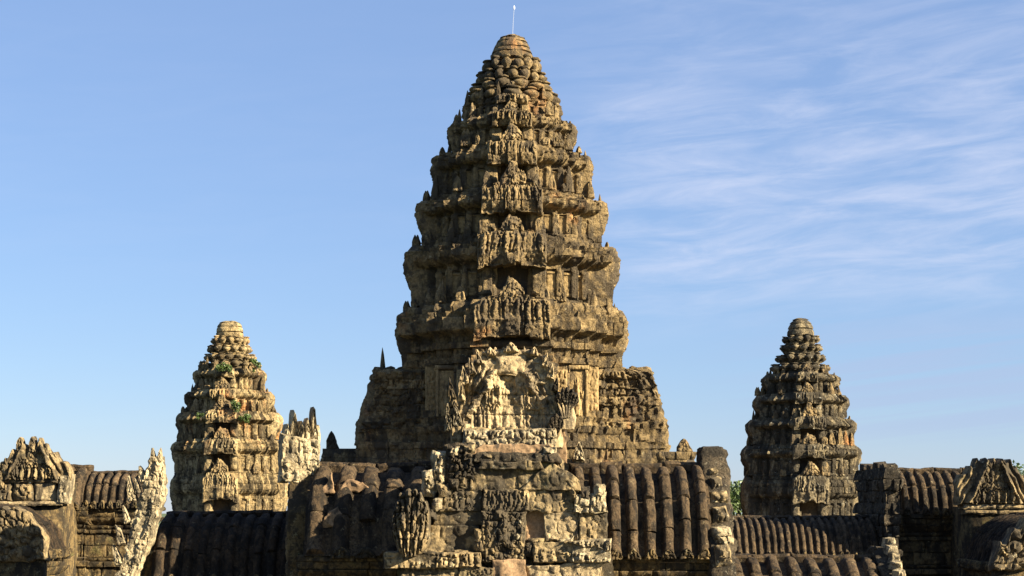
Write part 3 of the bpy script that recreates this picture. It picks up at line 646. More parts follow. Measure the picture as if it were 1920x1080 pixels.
# carved wall goddesses, panels and frames on the recessed corners
def capsule(X, Z, x0, z0, x1, z1, r0, r1=None):
    r1 = r0 if r1 is None else r1; dx, dz = x1 - x0, z1 - z0; t = np.clip(((X - x0) * dx + (Z - z0) * dz) / (dx * dx + dz * dz + 1e-9), 0, 1)
    r = r0 + (r1 - r0) * t; d2 = (X - x0 - t * dx) ** 2 + (Z - z0 - t * dz) ** 2
    return np.sqrt(np.clip(r * r - d2, 0, None))
def goddess(X, Z):
    h = np.zeros_like(X); C = lambda *a: np.maximum(h, capsule(X, Z, *a))
    for a in [(0, 2.25, 0, 2.42, .13, .12), (0, 1.55, 0, 2.05, .15, .20), (0, .95, 0, 1.5, .27, .17), (-.08, .1, -.05, 1.0, .17, .2), (.08, .1, .05, 1.0, .17, .2), (-.30, 1.95, -.42, 1.45, .07), (-.42, 1.45, -.2, 1.25, .06), (.30, 1.95, .43, 1.5, .07), (.43, 1.5, .46, 2.0, .06), (-.3, .1, -.16, 1.1, .05, .1), (.34, .05, .18, 1.1, .05, .1),
              (0, 2.5, 0, 3.15, .09, .03), (-.1, 2.5, -.2, 2.95, .07, .03), (.1, 2.5, .2, 2.95, .07, .03), (-.25, .05, .3, .05, .09)]:
        h = C(*a)
    return h
for sx in (-1, 1):
    x = sx * 0.63 * 8.55; y = -0.72 * 8.55 - 0.13
    V, F = slab(1.3, lambda q: 0, lambda q: 4.0, 0.4, lambda X, Z: 0.03 + 1.6 * goddess(X, Z - .25) + 0.03 * carve(X, Z, .2, 4), 0.05, 3, 0.02)
    nich = ob('wall_niche', mesh('wall_niche', V, F, 0.6), MTC, ctower, (x, y, zl(793)))
    for q in (-1, 1):
        ob('niche_jamb', mesh('niche_jamb', *block([(-.11, 0), (.11, 0), (.11, 4.2), (-.11, 4.2)], -.2, .5, .12, q, .02, .03), blk=.5), MTC, nich, (q * .76, 0, -.05))
    ob('niche_lintel', mesh('niche_lintel', *block([(-.95, 0), (.95, 0), (.95, .35), (-.95, .35)], -.25, .5, .1, 7, .02, .03, lambda X, Z: .08 * np.abs(np.sin(X * 12))), blk=.3), MTC, nich, (0, 0, 4.05))
    # narrow carved panel between niche and front arm
    V, F = slab(1.35, lambda q: 0, lambda q: 4.3, 0.4, lambda X, Z: 0.05 + 0.16 * carve(X, Z, .33, 8 + sx, 2.0), 0.08, 5, 0.03)
    ob('carved_wall_panel', mesh('carved_wall_panel', V, F, .3), MTC, ctower, (sx * .45 * 8.55, -.84 * 8.55 - .12, zl(800)))
    V, F = slab(1.1, lambda q: 0, lambda q: 4.6, 0.4, lambda X, Z: 0.04 + 0.10 * carve(X, Z, .3, 18 + sx, 2.4), 0.08, 6, 0.03)
    ob('carved_wall_panel', mesh('carved_wall_panel', V, F, .45), MTC, ctower, (sx * .78 * 8.55, -.54 * 8.55 - .12, zl(795)))
# the four porches that lean against the tower body
PW, PR = 3.0, 12.1
porch_plan = Plan([(-PW, -PR), (PW, -PR), (PW, -7.6), (-PW, -7.6)])
pz = [0, zl(862), zl(861), zl(845), zl(844), zl(832), zl(831), zl(818), zl(808), zl(807), zl(795), zl(794), zl(735), zl(734), zl(724), zl(712), zl(704), zl(697)]
po = [.9, .9, .7, .6, .72, .72, .35, .3, .5, .25, .3, 0, 0, .12, .1, .35, .4, -.3]
pc = [0, 3.5, 7, 9.4, zl(861.5), zl(831.5), zl(807.5), zl(794.5), zl(765), zl(734.5), zl(717), zl(697)]
for s in (0, 1, 3):
    a = s * math.pi / 2
    def shear(V, s=s):
        f = np.clip((-7.6 - V[:, 1]) / (PR - 7.6), 0, 1); tt = np.clip((V[:, 2] - zl(800)) / (zl(697) - zl(800)), 0, 1)
        V = V.copy(); V[:, 1] += f * (1.35 * tt ** 1.1 if s == 3 else 1.7 * tt ** 4); return V
    V, F = ring(porch_plan, pz, [1] * len(pz), po, .25)
    p = ob('porch', mesh('porch', shear(V), F, smooth=0), MCORE, ctower, rz=a)
    bl = masonry(porch_plan, list(zip(pc, pc[1:])), lambda z: np.interp(z, pz, po), lambda z: np.ones_like(np.asarray(z, dtype=float)), 0.14, 70 + s, (1.8, 3.6), .8, .05, .12, .02,
                 lambda ci, U, Z: (.30 * carve(U, Z, .55, 5 + ci, 1.5) + .12 * carve(U, Z, .25, 3)) if ci > 5 else .07 * np.abs(np.sin(U * 7)))
    for b_ in bl: b_['V'] = shear(b_['V'])
    lay(bl, p, MT, 24, face={0: (0, -1), 1: (-1, 0), 3: (1, 0)}[s])
    # end gable, leaning, with flame crest
    tp = flames(6.6, 8.0 if s == 3 else 7.9, 9, .7, 50 + s, .62, .2 if s == 3 else .5)
    V, F = slab(6.6, lambda q: 0, tp, .8, lambda X, Z: .1 + .4 * carve(X, Z, .6, 12 + s, 1.5), .14, 40 + s, .14)
    V[:, 1] += np.clip(V[:, 2] - 2.5, 0, 9) * .26
    if s == 3:
        pass
    ob('porch_gable', mesh('porch_gable', V, F, -.2), MT, p, (0, -PR - .75, zl(862)))
    if s == 3:
        ob('crest_spike', mesh('crest_spike', *lathe([(.02, -1.2), (.42, -1.2), (.40, -.3), (.30, .3), (.22, 1.0), (.10, 1.9), (.02, 2.5)], 9, 5, .06), blk=-.3), MT, p, (0, -PR + .95, zl(706)))
    for q in range(4):
        ob('ridge_stone', mesh('ridge_stone', *lathe([(.02, -.1), (.42, -.1), (.5, .2), (.38, .5), (.02, .62)], 10, q + s, .1), blk=.1), MT, p, (0, -8.4 - q * 1.05, zl(700)))

# the rod on the tip
rod = thing('lightning_rod', 'thin pale rod with a white tip rising from the top of the central tower', 'rod', (0.05, TD, OFF + zl(67.5)))
ob('pole', mesh('pole', *tube([(0, 0, -.1), (.05, 0, 1.2), (.13, 0, 2.3)], [.015, .013, .011], 8, 0, 0)), MROD, rod)
ob('tip', mesh('tip', *lathe([(.01, 0), (.06, .02), (.075, .16), (.05, .3), (.01, .34)], 10, 0, 0)), MWHITE, rod, (.13, 0, 2.28))

# --- the two corner towers
def corner_tower(label, cx, dy, ledges, rads, flr, budsy, domey, mat, seed, Y=120.0):
    pm = Y / FPX; zc = lambda y: CZ + (HZ - y) * pm - OFF
    root = thing('corner_tower', label, 'tower', ((cx - 960) * pm, Y, OFF), group='corner towers of the temple')
    td = []
    for i in range(len(ledges) - 1):
        td.append(dict(z0=zc(ledges[i]), z1=zc(ledges[i + 1]), R=rads[i] * pm, fl=flr[i] * pm, fh=(ledges[i] - ledges[i + 1]) * pm * .5 if i else 2.2, **{'as': (1.0, 1.0, .95, .85, .75)[i]}))
    k = 0.52
    lf = LEAF; bg_ = BIG
    build_tower(root, seed, td, mat, 270, 0.12, k, lf, bg_, [dict(z=zc(y), r=r * pm, h=h * pm, w=wd * pm) for y, r, h, wd in budsy], [(r * pm, zc(y)) for r, y in domey], dl=0.60)
    # root of the wall down to the terrace
    b0 = zc(ledges[0]); rr = rads[0] * pm
    bp = [0, b0 - 3, b0 - 2.99, b0]; bo = [.9, .9, .5, .5]
    base = ob('base', mesh('base', *ring(PLAN, bp, [rr] * 4, bo, 0), smooth=0), mat, root)
    return root
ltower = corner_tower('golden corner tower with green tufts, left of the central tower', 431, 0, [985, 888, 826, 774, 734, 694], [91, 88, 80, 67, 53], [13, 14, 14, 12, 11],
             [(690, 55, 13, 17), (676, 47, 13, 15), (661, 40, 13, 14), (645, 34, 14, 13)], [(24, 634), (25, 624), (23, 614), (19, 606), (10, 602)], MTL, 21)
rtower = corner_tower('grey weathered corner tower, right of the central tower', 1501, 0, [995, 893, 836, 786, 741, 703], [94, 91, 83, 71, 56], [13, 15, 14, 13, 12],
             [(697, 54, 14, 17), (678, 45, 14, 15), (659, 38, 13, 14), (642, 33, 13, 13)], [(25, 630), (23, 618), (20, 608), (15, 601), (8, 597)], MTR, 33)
# ------------------------------------------------------------------ galleries with ribbed stone vaults
def vault_pt(t, hw, H, zr):
    """t=0 ridge .. 1 eave"""
    a = t * math.pi / 2; fl = 0.10 * hw * np.clip((t - .86) / .14, 0, 1) ** 2
    return -hw * np.sin(a) ** .92 - fl, zr - H * (1 - np.cos(a)) ** .95
def rib_mesh(hw, H, zr, t0, t1, wd, ht, res, seed, rough, nm):
    n = max(4, int((t1 - t0) * 1.3 * (hw + H) / 1.6 / res)); ts = np.linspace(t0, t1, n + 1); e = 0.02 / (hw + H)
    ts = np.unique(np.concatenate([ts, [t0 + e, t1 - e]])); na = 9; an = np.linspace(-1, 1, na)
    y, z = vault_pt(ts, hw, H, zr); dy = np.gradient(y, ts); dz = np.gradient(z, ts); l = np.hypot(dy, dz); ny, nz = -(-dz) / l * 0 + dz / l, -dy / l
    ny, nz = np.where(nz < 0, -ny, ny), np.abs(nz)
    ny = -np.abs(ny)
    h = ht * np.clip(1 - np.abs(an) ** 2.8, 0, 1) ** .6 - 0.06
    edge = np.minimum(ts - t0, t1 - ts); k = np.where(edge < e * .5, .72, 1.0)
    X = np.repeat((an * wd / 2)[None, :], len(ts), 0)
    Y = y[:, None] + ny[:, None] * h[None, :] * k[:, None]; Z = z[:, None] + nz[:, None] * h[None, :] * k[:, None]
    A = np.stack([X, Y, Z], -1); base = np.stack([X, y[:, None] - ny[:, None] * .12 + 0 * X, z[:, None] - nz[:, None] * .12 + 0 * X], -1)
    A = np.concatenate([base[:1], A, base[-1:]]); nu = len(ts) + 2
    V = A.reshape(-1, 3); q = seed * 3.91
    V = V + rough * np.stack([.6 * fbm(V * 3 + q, 3), fbm(V * 3 + q + 20, 3), fbm(V * 3 + q + 40, 3)], -1)
    return mesh(nm, V, gridF(nu, na, 0, False), random.Random(seed).gauss(0, .4))
def gallery(root, x0, x1, zr, hw, H, ribw, segs, mroof, mwall, seed, zbase=0.0, y0=0.0, ribh=None, res=.07, wall=True, wbudget=60, cap=.34, eave=True, ragged=0.0, back=True, only=None):
    rs = random.Random(seed); ts = np.linspace(0.0, 1, 15); y, z = vault_pt(ts, hw, H, zr)
    cy = np.concatenate([y, -y[::-1][:-1] if False else -y[::-1]]); cz = np.concatenate([z, z[::-1]])
    prof = [(a, b) for a, b in zip(y[::-1], z[::-1])] + [(-a, b) for a, b in zip(y[1:], z[1:])]
    V = [(x0, a + y0, b - .05) for a, b in prof] + [(x1, a + y0, b - .05) for a, b in prof]; n = len(prof)
    F = [(i, i + n, i + n + 1, i + 1) for i in range(n - 1)] + [tuple(range(n)), tuple(range(2 * n - 1, n - 1, -1))]
    F.append((0, n - 1, 2 * n - 1, n))
    vault = ob('vault', mesh('vault', V, F, smooth=30), mroof, root)
    nr = max(1, int(round((x1 - x0) / ribw))); rw = (x1 - x0) / nr; rh = ribh or rw * .42
    cuts = [0.10] + [0.10 + .9 * (j + 1) / segs for j in range(segs)]
    if nr * segs > 110: segs_eff = 1; cuts = [.10, 1.0]
    else: segs_eff = segs
    for i in range(nr):
        cx = x0 + (i + .5) * rw
        sh = [cuts[0]] + [c + rs.uniform(-.05, .05) for c in cuts[1:-1]] + [1.0]
        for j in range(segs_eff):
            if rs.random() < ragged * (0.35 if j else .1): continue
            me = rib_mesh(hw, H, zr, sh[j] + .004, sh[j + 1] - .004, rw * rs.uniform(.70, .78), rh * rs.uniform(.85, 1.1), res, seed * 97 + i * 7 + j, .034 + .04 * ragged, 'roof_stone')
            jx = ragged * .25
            ob('roof_stone', me, mroof, vault, (cx + rs.uniform(-jx, jx) * rw, y0 - rs.uniform(0, .03) - ragged * rs.uniform(0, .12), rs.uniform(-.02, .02) - ragged * rs.uniform(0, .05)))
        if eave:
            V, F = slab(rw * .8, lambda q: 0, lambda q: .30 * (1 - (abs(q) / (rw * .42)) ** 2) + .06, .18, lambda X, Z: .02 + .10 * carve(X, Z, .11, seed + i, 1.8), .035, seed + i, .03)
            if rs.random() > .12: ob('eave_leaf', mesh('eave_leaf', V, F, rs.gauss(.3, .4)), mwall, vault, (cx, y0 + float(y[-1]) - .16, float(z[-1]) - .14))
    # ridge stones
    x = x0
    while x < x1 - .15:
        l = min(rs.uniform(.7, 1.5), x1 - x)
        if x1 - x - l < .3: l = x1 - x
        me = mesh('ridge_stone', *block([(0.01, 0), (l - .01, 0), (l - .01, cap * rs.uniform(.85, 1.1)), (.01, cap * rs.uniform(.85, 1.1))], -.26, .52, .12, rs.randint(0, 999), .03, .04, lambda X, Z: .05 * (Z > cap * .55)), blk=rs.gauss(0, .4))
        ob('ridge_stone', me, mroof, vault, (x, y0, zr - .10)); x += l
    if wall:
        ze = float(z[-1]) - .05; yw = hw * .93
        plan = Plan([(x0, y0 - yw), (x1, y0 - yw), (x1, y0 + yw), (x0, y0 + yw)])
        pz = [zbase, ze - 2.6, ze - 2.59, ze - 2.35, ze - 2.34, ze - 2.2, ze - 2.19, ze - 1.15, ze - 1.14, ze - .98, ze - .97, ze - .80, ze - .79, ze - .62, ze - .46, ze - .45, ze - .20, ze - .19, ze]
        po = [.2, .2, .34, .34, .14, .2, 0, 0, .10, .10, .02, .12, .05, .2, .3, .20, .26, .34, .30]
        core = ob('wall', mesh('wall', *ring(plan, pz, [1] * len(pz), po, .12), smooth=0), MCORE, root)
        cs = [zbase]
        while cs[-1] < ze - 3.2: cs.append(cs[-1] + min(1.2, ze - 2.6 - cs[-1]) if ze - 2.6 - cs[-1] > .4 else ze - 2.6)
        if abs(cs[-1] - (ze - 2.6)) > .05: cs.append(ze - 2.6)
        cs += [ze - 2.345, ze - 2.195, ze - 1.66, ze - 1.145, ze - .975, ze - .795, ze - .455, ze - .195, ze]
        bl = masonry(plan, list(zip(cs, cs[1:])), lambda q: np.interp(q, pz, po), lambda q: np.ones_like(np.asarray(q, dtype=float)), .10, seed + 5, (.8, 1.5), .35, .018, .045, .03,
                     lambda ci, U, Z: (.035 * np.abs(np.sin(U * 13)) if ci > len(cs) - 8 else 0.0) + 0 * U, None, only or (lambda p, nn, zz: nn[1] < .5 and zz > ze - 4.5), 1.6)
        lay(bl, core, mwall, wbudget)
    return vault
def crest_gable(root, name, half, top, thick, zb, mat, seed, loc, rz=math.pi / 2, relief=.16, leaf=True, res=.07, lean=0.0, mleaf=None):
    """a gable slab with relief on both faces and leaf crests along its raking edges (seen edge-on)"""
    V, F = slab(2 * half, lambda q: zb, top, thick, lambda X, Z: .03 + relief * carve(X, Z, .30, seed, 1.6), res, seed, .05)
    V[:, 1] -= thick / 2
    g = ob(name, mesh(name, V, F, 0.0), mat, root, loc, rz)
    if leaf:
        rs = random.Random(seed); x = -half + .15
        ms = []
        for q in range(3):
            Wd = .42; Vl, Fl = slab(Wd, lambda a: 0, lambda a, q=q: .62 * (1 - (abs(a) / .22) ** (1.3 + .5 * q)) + .12, .30, lambda X, Z: .04 + .09 * carve(X, Z, .16, seed + q, 1.8), .045, seed + q, .035)
            Vl[:, 1] -= .15; taper(Vl, .6); ms.append(mesh('crest_leaf', Vl, Fl, .3 - .2 * q))
        while x < half:
            s = rs.uniform(.75, 1.25); dz = top(min(half, x + .1)) - top(max(-half, x - .1)); ang = math.atan2(dz, .2)
            ob('crest_leaf', ms[rs.randint(0, 2)], mleaf or mat, g, (x, rs.uniform(-.06, .06) * thick, top(x) - .14), rot=(rs.uniform(-.15, .15), -ang * .35, rs.uniform(-.3, .3)), sc=(s * thick / .42, s * thick / .36, s * rs.uniform(.8, 1.3)))
            x += rs.uniform(.30, .46)
    return g
def peak(half, zt_, zs, plateau=.3, p=1.0):
    def f(x):
        a = min(1, max(0, (abs(x) - plateau) / (half - plateau))); return zt_ + (zs - zt_) * a ** p
    return f
ZB = 23.0
def pc4(c, Y):
    if len(c) == 4 and not hasattr(c[0], '__len__'):
        x0, y0, x1, y1 = c; c = [(x0, y1), (x1, y1), (x1, y0), (x0, y0)]
    return [((x - 960) * Y / FPX, CZ + (HZ - y) * Y / FPX - ZB) for x, y in c]
# --- the gateway: cross-shaped, two side wings and stacked front gables
gate = thing('gateway_pavilion', 'weathered gateway with stacked carved front gables before the central tower', 'gateway', (0, 54, ZB))
G = lambda px, py, Y: (W(px, py, Y) - Vector((0, 54, ZB)))
lz = lambda py, Y: CZ + (HZ - py) * Y / FPX - ZB
# side wings
wingR = thing('gallery_wing', 'brown ribbed stone roof wing right of the gateway, ending at a dark upright slab', 'gallery', (0, 54, ZB))
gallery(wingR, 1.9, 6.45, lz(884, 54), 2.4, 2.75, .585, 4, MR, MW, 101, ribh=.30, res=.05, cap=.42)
cv = lambda a, sc=.2, sd=1, asp=1.4: (lambda X, Z: a * carve(X, Z, sc, sd, asp))
crest_gable(wingR, 'end_gable', 2.9, peak(2.9, lz(838, 54), lz(1050, 51.2), .55, .85), .6, 2.5, MK, 103, (6.70, 0, 0), leaf=False, relief=.22)
for i, (dy, py, wd, hg, m) in enumerate([(-.62, 893, .34, .34, MG), (-.95, 918, .30, .40, MG), (-1.3, 945, .34, .42, MG), (-1.75, 985, .32, .62, MG), (-2.2, 1022, .32, .62, MC), (-2.6, 1062, .30, .7, MG)]):
    V, F = block([(-wd, 0), (wd, 0), (wd * .7, hg), (-wd * .8, hg * .9)], -.3, .6, .05, 40 + i, .06, .09, cv(.16, .17, i + 2), .05)
    ob('crest_stone', mesh('crest_stone', V, F, .1), m, wingR, (6.74, dy - .05, lz(py, 54 + dy)), rot=(.1 * (-1) ** i, 0, .25))
wingL = thing('gallery_wing', 'broken brown stone roof wing left of the gateway, half in shade', 'gallery', (0, 54, ZB))
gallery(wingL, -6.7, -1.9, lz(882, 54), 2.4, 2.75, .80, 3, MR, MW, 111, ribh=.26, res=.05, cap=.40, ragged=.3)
crest_gable(wingL, 'end_gable', 2.1, lambda x: peak(2.1, lz(850, 54), lz(960, 52), .6, 1.1)(x), .6, 2.5, MW, 113, (-7.05, .5, 0), relief=.2, leaf=False)
def crown_top(x, Wd=1.25, tips=((-.50, .55), (-.26, 1.0), (-.02, .62), (.20, .72), (.42, 1.12), (.58, .5))):
    return .25 + max(h * max(0, 1 - (abs(x - c) / .15) ** 1.4) for c, h in tips)
V, F = slab(1.25, lambda q: -.9, crown_top, .5, lambda X, Z: .03 + .16 * carve(X, Z, .17, 5, 2.0), .035, 31, .035)
ob('crest_crown', mesh('crest_crown', V, F, .5), MC, wingL, (-7.05, -.35, lz(838, 54)), .35)
V, F = slab(1.3, lambda q: 0, lambda q: 1.5 - .2 * q, .5, lambda X, Z: .05 + .10 * flow(X, Z, .3, .1, 15) + .07 * carve(X, Z, .14, 15, 1.5), .04, 32, .06)
ob('crest_block', mesh('crest_block', V, F, .2), MC, wingL, (-7.05, -.75, lz(905, 54)), .3)
# broken pale stones lying on the left wing roof
for i, (c, Y) in enumerate([([(590, 928), (626, 926), (620, 884), (612, 900)], 52.05), ([(634, 922), (694, 920), (676, 904), (652, 898)], 52.05), ([(598, 990), (650, 986), (634, 948), (616, 958)], 51.5)]):
    q = pc4(c, Y); V, F = block(q, Y - 54 + .10, .5, .05, 300 + i, .06, .03, None, .08)
    ob('broken_stone', mesh('broken_stone', V, F, -.8 - .2 * (i % 2)), MGP, wingL)
# nave roof and body of the gateway
body = Plan([(-3.1, -3.7), (3.0, -3.7), (3.0, 5), (-3.1, 5)])
bz = [0, 3.4, 3.41, 4.2, 4.21, 4.75, lz(1085, 50), lz(1084, 50), lz(1040, 50)]; bo = [.3, .3, 0, 0, .15, .1, .1, .22, .1]
core = ob('wall', mesh('wall', *ring(body, bz, [1] * len(bz), bo, .12), smooth=0), MCORE, gate)
bc = [0, 1.1, 2.2, 3.4, 4.2, 4.75, lz(1040, 50)]
lay(masonry(body, list(zip(bc, bc[1:])), lambda q: np.interp(q, bz, bo), lambda q: np.ones_like(np.asarray(q, dtype=float)), .12, 121, (.9, 1.6), .4, .03, .05, .04, None, None, lambda p, nn, zz: nn[1] < .5, 1.5), core, MG, 20)
nvault = gallery(None, -.55, 8.5, lz(700, 54), 1.55, 2.4, .9, 1, MR, MW, 131, wall=False, eave=False)
nvault.parent = gate; nvault.rotation_euler = (0, 0, math.pi / 2); nvault.name = 'nave_vault'
np_ = Plan([(-1.5, -1.2), (1.5, -1.2), (1.5, 8.5), (-1.5, 8.5)])
ob('nave_wall', mesh('nave_wall', *ring(np_, [4, lz(826, 54)], [1, 1], [0, 0]), smooth=0), MW, gate)
# lower front gable: individual worn blocks
GY = 50.0
def gb(c, fwd, depth, mat, seed, rel=None, nm='stone', rough=.04, rnd=.012, Y=GY, parent=None, big=.04, blk=None, res=.045):
    rj = random.Random(seed * 13 + 5); q = [(x + e_[0] * .022 + rj.uniform(-.012, .012), z + e_[1] * .02 + rj.uniform(-.012, .012)) for (x, z), e_ in zip(pc4(c, Y), ((-1, -1), (1, -1), (1, 1), (-1, 1)))]; fwd += rj.uniform(-.05, .05); big = big * 1.8
    V, F = block(q, Y - 54 - fwd, depth, res, seed, rough, rnd, rel, big)
    return ob(nm, mesh(nm, V, F, random.Random(seed).gauss(0, .25) if blk is None else blk * .7), mat, parent or lower)
cv = lambda a, sc=.2, sd=1, asp=1.4: (lambda X, Z: a * carve(X, Z, sc, sd, asp))
pet = lambda a, n=9.0: (lambda X, Z: a * np.sqrt(np.abs(np.sin(X * n * .8 + .5 * np.sin(Z * 7)))) * (0.35 + .9 * carve(X, Z, .15, 3)) * (np.sin(Z * 6 + X) > -.7))
V, F = slab(6.1, lambda q: lz(1085, 50), lambda q: lz(905, 50) - .28 * max(0, abs(q - .0) - 1.5) ** 1.4, .8, lambda X, Z: 0 * X, .2, 3, .02)
V[:, 0] -= .25; V[:, 1] -= 3.6
lower = ob('lower_gable', mesh('lower_gable', V, F, -.5), MG, gate)
# cornice courses
gb((724, 1036, 818, 1064), .62, .9, MG, 1, pet(.10, 11)); gb((819, 1036, 902, 1062), .60, .9, MG, 2, cv(.16, .16, 4))
gb((752, 1064, 860, 1092), .42, .8, MG, 3, pet(.05, 16)); gb((861, 1063, 924, 1092), .46, .8, MG, 4, cv(.08, .12, 6))
gb((925, 1049, 984, 1092), .50, .8, MGP, 5, None, blk=-.2); gb([(986, 1092), (1122, 1092), (1128, 1056), (987, 1060)], .44, .8, MP, 6, cv(.05, .3, 9))
gb([(1000, 1053), (1072, 1053), (1072, 1014), (1000, 1018)], .46, .9, MG, 7, pet(.14, 14)); gb([(1073, 1052), (1140, 1052), (1143, 1012), (1073, 1014)], .50, .9, MC, 8, pet(.16, 14))
# tympanum field
gb((786, 986, 896, 1036), .02, .6, MG, 9, cv(.05, .4, 2)); gb((812, 958, 905, 985), .06, .6, MG, 10, cv(.03, .4, 3), blk=.6)
gb((986, 958, 1022, 1016), -.12, .4, MGP, 11, None, blk=.2)
gb((1021, 961, 1084, 1013), .14, .7, MP, 12, cv(.07, .3, 5), blk=-.2); gb((1085, 961, 1138, 1013), .16, .7, MG, 13, cv(.09, .24, 6), blk=.6)
gb([(1076, 960), (1138, 960), (1134, 924), (1082, 930)], .20, .7, MC, 14, cv(.14, .2, 7), blk=.2)
# central figure block
def fig(X, Z):
    x0, z0 = (946 - 960) * GY / FPX, lz(1050, GY); X = (X - x0) / 1.0; Z = Z - z0; h = np.zeros_like(X)
    for a in [(0, 1.12, 0, 1.2, .13, .12), (0, .62, 0, 1.0, .17, .20), (-.2, .95, -.42, .62, .08, .07), (.2, .95, .44, .7, .08, .07), (0, .6, -.38, .3, .15, .11), (0, .6, .38, .3, .15, .11), (-.38, .3, -.1, .12, .10, .08), (.38, .3, .12, .12, .10, .08), (-.5, .05, .5, .08, .10), (-.52, .2, -.5, 1.2, .08, .06), (.54, .2, .5, 1.2, .08, .06)]:
        h = np.maximum(h, capsule(X, Z, *a))
    return 1.1 * h + .10 * carve(X, Z, .14, 8)
gb((906, 960, 984, 1052), .30, .8, MG, 15, fig, nm='carved_figure_block', blk=-.1, res=.03)
# naga ends of the frame
def naga(name, hoods, parent, mat, matn, loc, sc=1.0, rz=0.0, seed=0, neck=1.0):
    """fan of cobra hoods on a swelling neck"""
    o = ob(name, mesh(name, *lathe([(.02, 0), (.30, .02), (.34, .2), (.36, .45 * neck), (.27, .75 * neck), (.25, .95 * neck), (.02, 1.0 * neck)], 14, seed, .05, 1, .8), blk=.4), matn, parent, loc, rz, sc=sc)
    Wd = .34 * hoods ** .5 + .12; Hh = .98
    def tp(x):
        a = x / (Wd / 2); k = (a * .5 + .5) * hoods; f = abs((k % 1) * 2 - 1)
        return Hh * (1 - .38 * a * a) - .13 * f ** 1.5
    def hf(X, Z):
        k = (X / Wd / (.35 + .65 * Z / Hh) + .5) * hoods; f = np.abs((k % 1) * 2 - 1)
        return .04 + .16 * np.sqrt(np.clip(1 - f * f, 0, 1)) * (.5 + .5 * Z / Hh) + .08 * carve(X, Z, .10, seed, 1.3)
    V, F = slab(Wd, lambda x: .42 * abs(x / (Wd / 2)) ** 1.5, tp, .30, hf, .03, seed, .03)
    ob('hood', mesh('hood', V, F, -.3), mat, o, (0, -.14, .62 * neck), rot=(.12, .05, 0))
    for i in range(hoods):
        a = (i - (hoods - 1) / 2) / hoods
        V, F = tube([(a * .3, -.28, .42 * neck), (a * .55, -.34, .75 * neck), (a * .8, -.32, .98 * neck)], [.04, .045, .02], 6, seed + i, .02)
        ob('throat_ridge', mesh('throat_ridge', V, F, .4), matn, o)
    return o
def nf(X, Z):
    k = (X / 1.15 / (.55 + .45 * Z / 1.95) + .5) * 6; i = np.floor(k); f = np.abs((k - i) * 2 - 1)
    return .10 + .26 * np.sqrt(np.clip(1 - f * f, 0, 1)) * (.6 + .5 * np.abs(np.sin(Z * 2.6 + i * 1.7))) + .14 * carve(X, Z, .16, 5, 1.9) + .25 * np.sqrt(np.clip(1 - (X / .6) ** 2, 0, 1))
V, F = slab(1.15, lambda q: .5 * abs(q / .58) ** 3, lambda q: 1.92 - .70 * abs(q / .58) ** 2.4 + .16 * abs(math.sin((q / 1.15 + .5) * 6 * math.pi)) ** .7, .8, nf, .03, 6, .05)
ob('naga_end', mesh('naga_end', V, F, -.1), MG, lower, (G(772, 1038, 49.4).x, -4.5, G(772, 1038, GY).z - .05))
# lintel course
gb([(824, 958), (905, 958), (905, 919), (840, 919)], .12, .7, MG, 21, cv(.12, .2, 3)); gb((906, 919, 990, 959), .20, .7, MG, 22, lambda X, Z: .08 * figs(X + .1 * np.sin(Z * 5), Z - lz(959, GY), .27, .62, 3) + .07 * carve(X, Z, .16, 3)); gb((991, 919, 1073, 959), .16, .7, MG, 23, cv(.08, .25, 4), blk=.4)
gb((840, 905, 880, 919), .1, .6, MG, 20, cv(.1, .2, 2))
# upper course with the sliding wedge
gb((882, 874, 972, 918), .10, .7, MG, 24, cv(.05, .3, 6), blk=-.3); gb([(973, 918), (1087, 918), (1085, 902), (1036, 868)], .26, .8, MG, 25, cv(.04, .3, 7), blk=.5)
gb([(973, 917), (1034, 917), (1034, 868), (973, 870)], .14, .7, MG, 26, cv(.04, .3, 8), blk=.0)
# thick sliding slabs on top
gb([(898, 878), (1018, 879), (1012, 866), (906, 868)], .36, 1.0, MG, 27, cv(.05, .3, 2), rough=.05, blk=-.5); gb([(890, 866), (1052, 868), (1046, 852), (898, 850)], .26, 1.2, MK, 28, cv(.05, .3, 3), rough=.06)
gb([(884, 850), (1040, 852), (1036, 836), (905, 834)], .18, 1.2, MGP, 29, cv(.03, .4, 3), rough=.05, blk=-.2); gb([(868, 834), (1046, 836), (1040, 806), (872, 806)], 0, 1.6, MC, 30, cv(.16, .2, 12), rough=.06, Y=51.6)
# upright broken crest stones left of the gable
for i, (c, f, m, s) in enumerate([((836, 833, 894, 905), .05, MK, 31), ((809, 849, 836, 922), .0, MC, 32), ((794, 884, 816, 932), .1, MC, 33), ((845, 836, 862, 860), .12, MC, 34)]):
    gb(c, f, .55, m, s, cv(.22, .16, s), nm='crest_stone', rough=.07, rnd=.09)
gb((1028, 862, 1056, 884), -.1, .5, MG, 36, cv(.12, .14, 3), nm='crest_stone', rough=.06, rnd=.08)
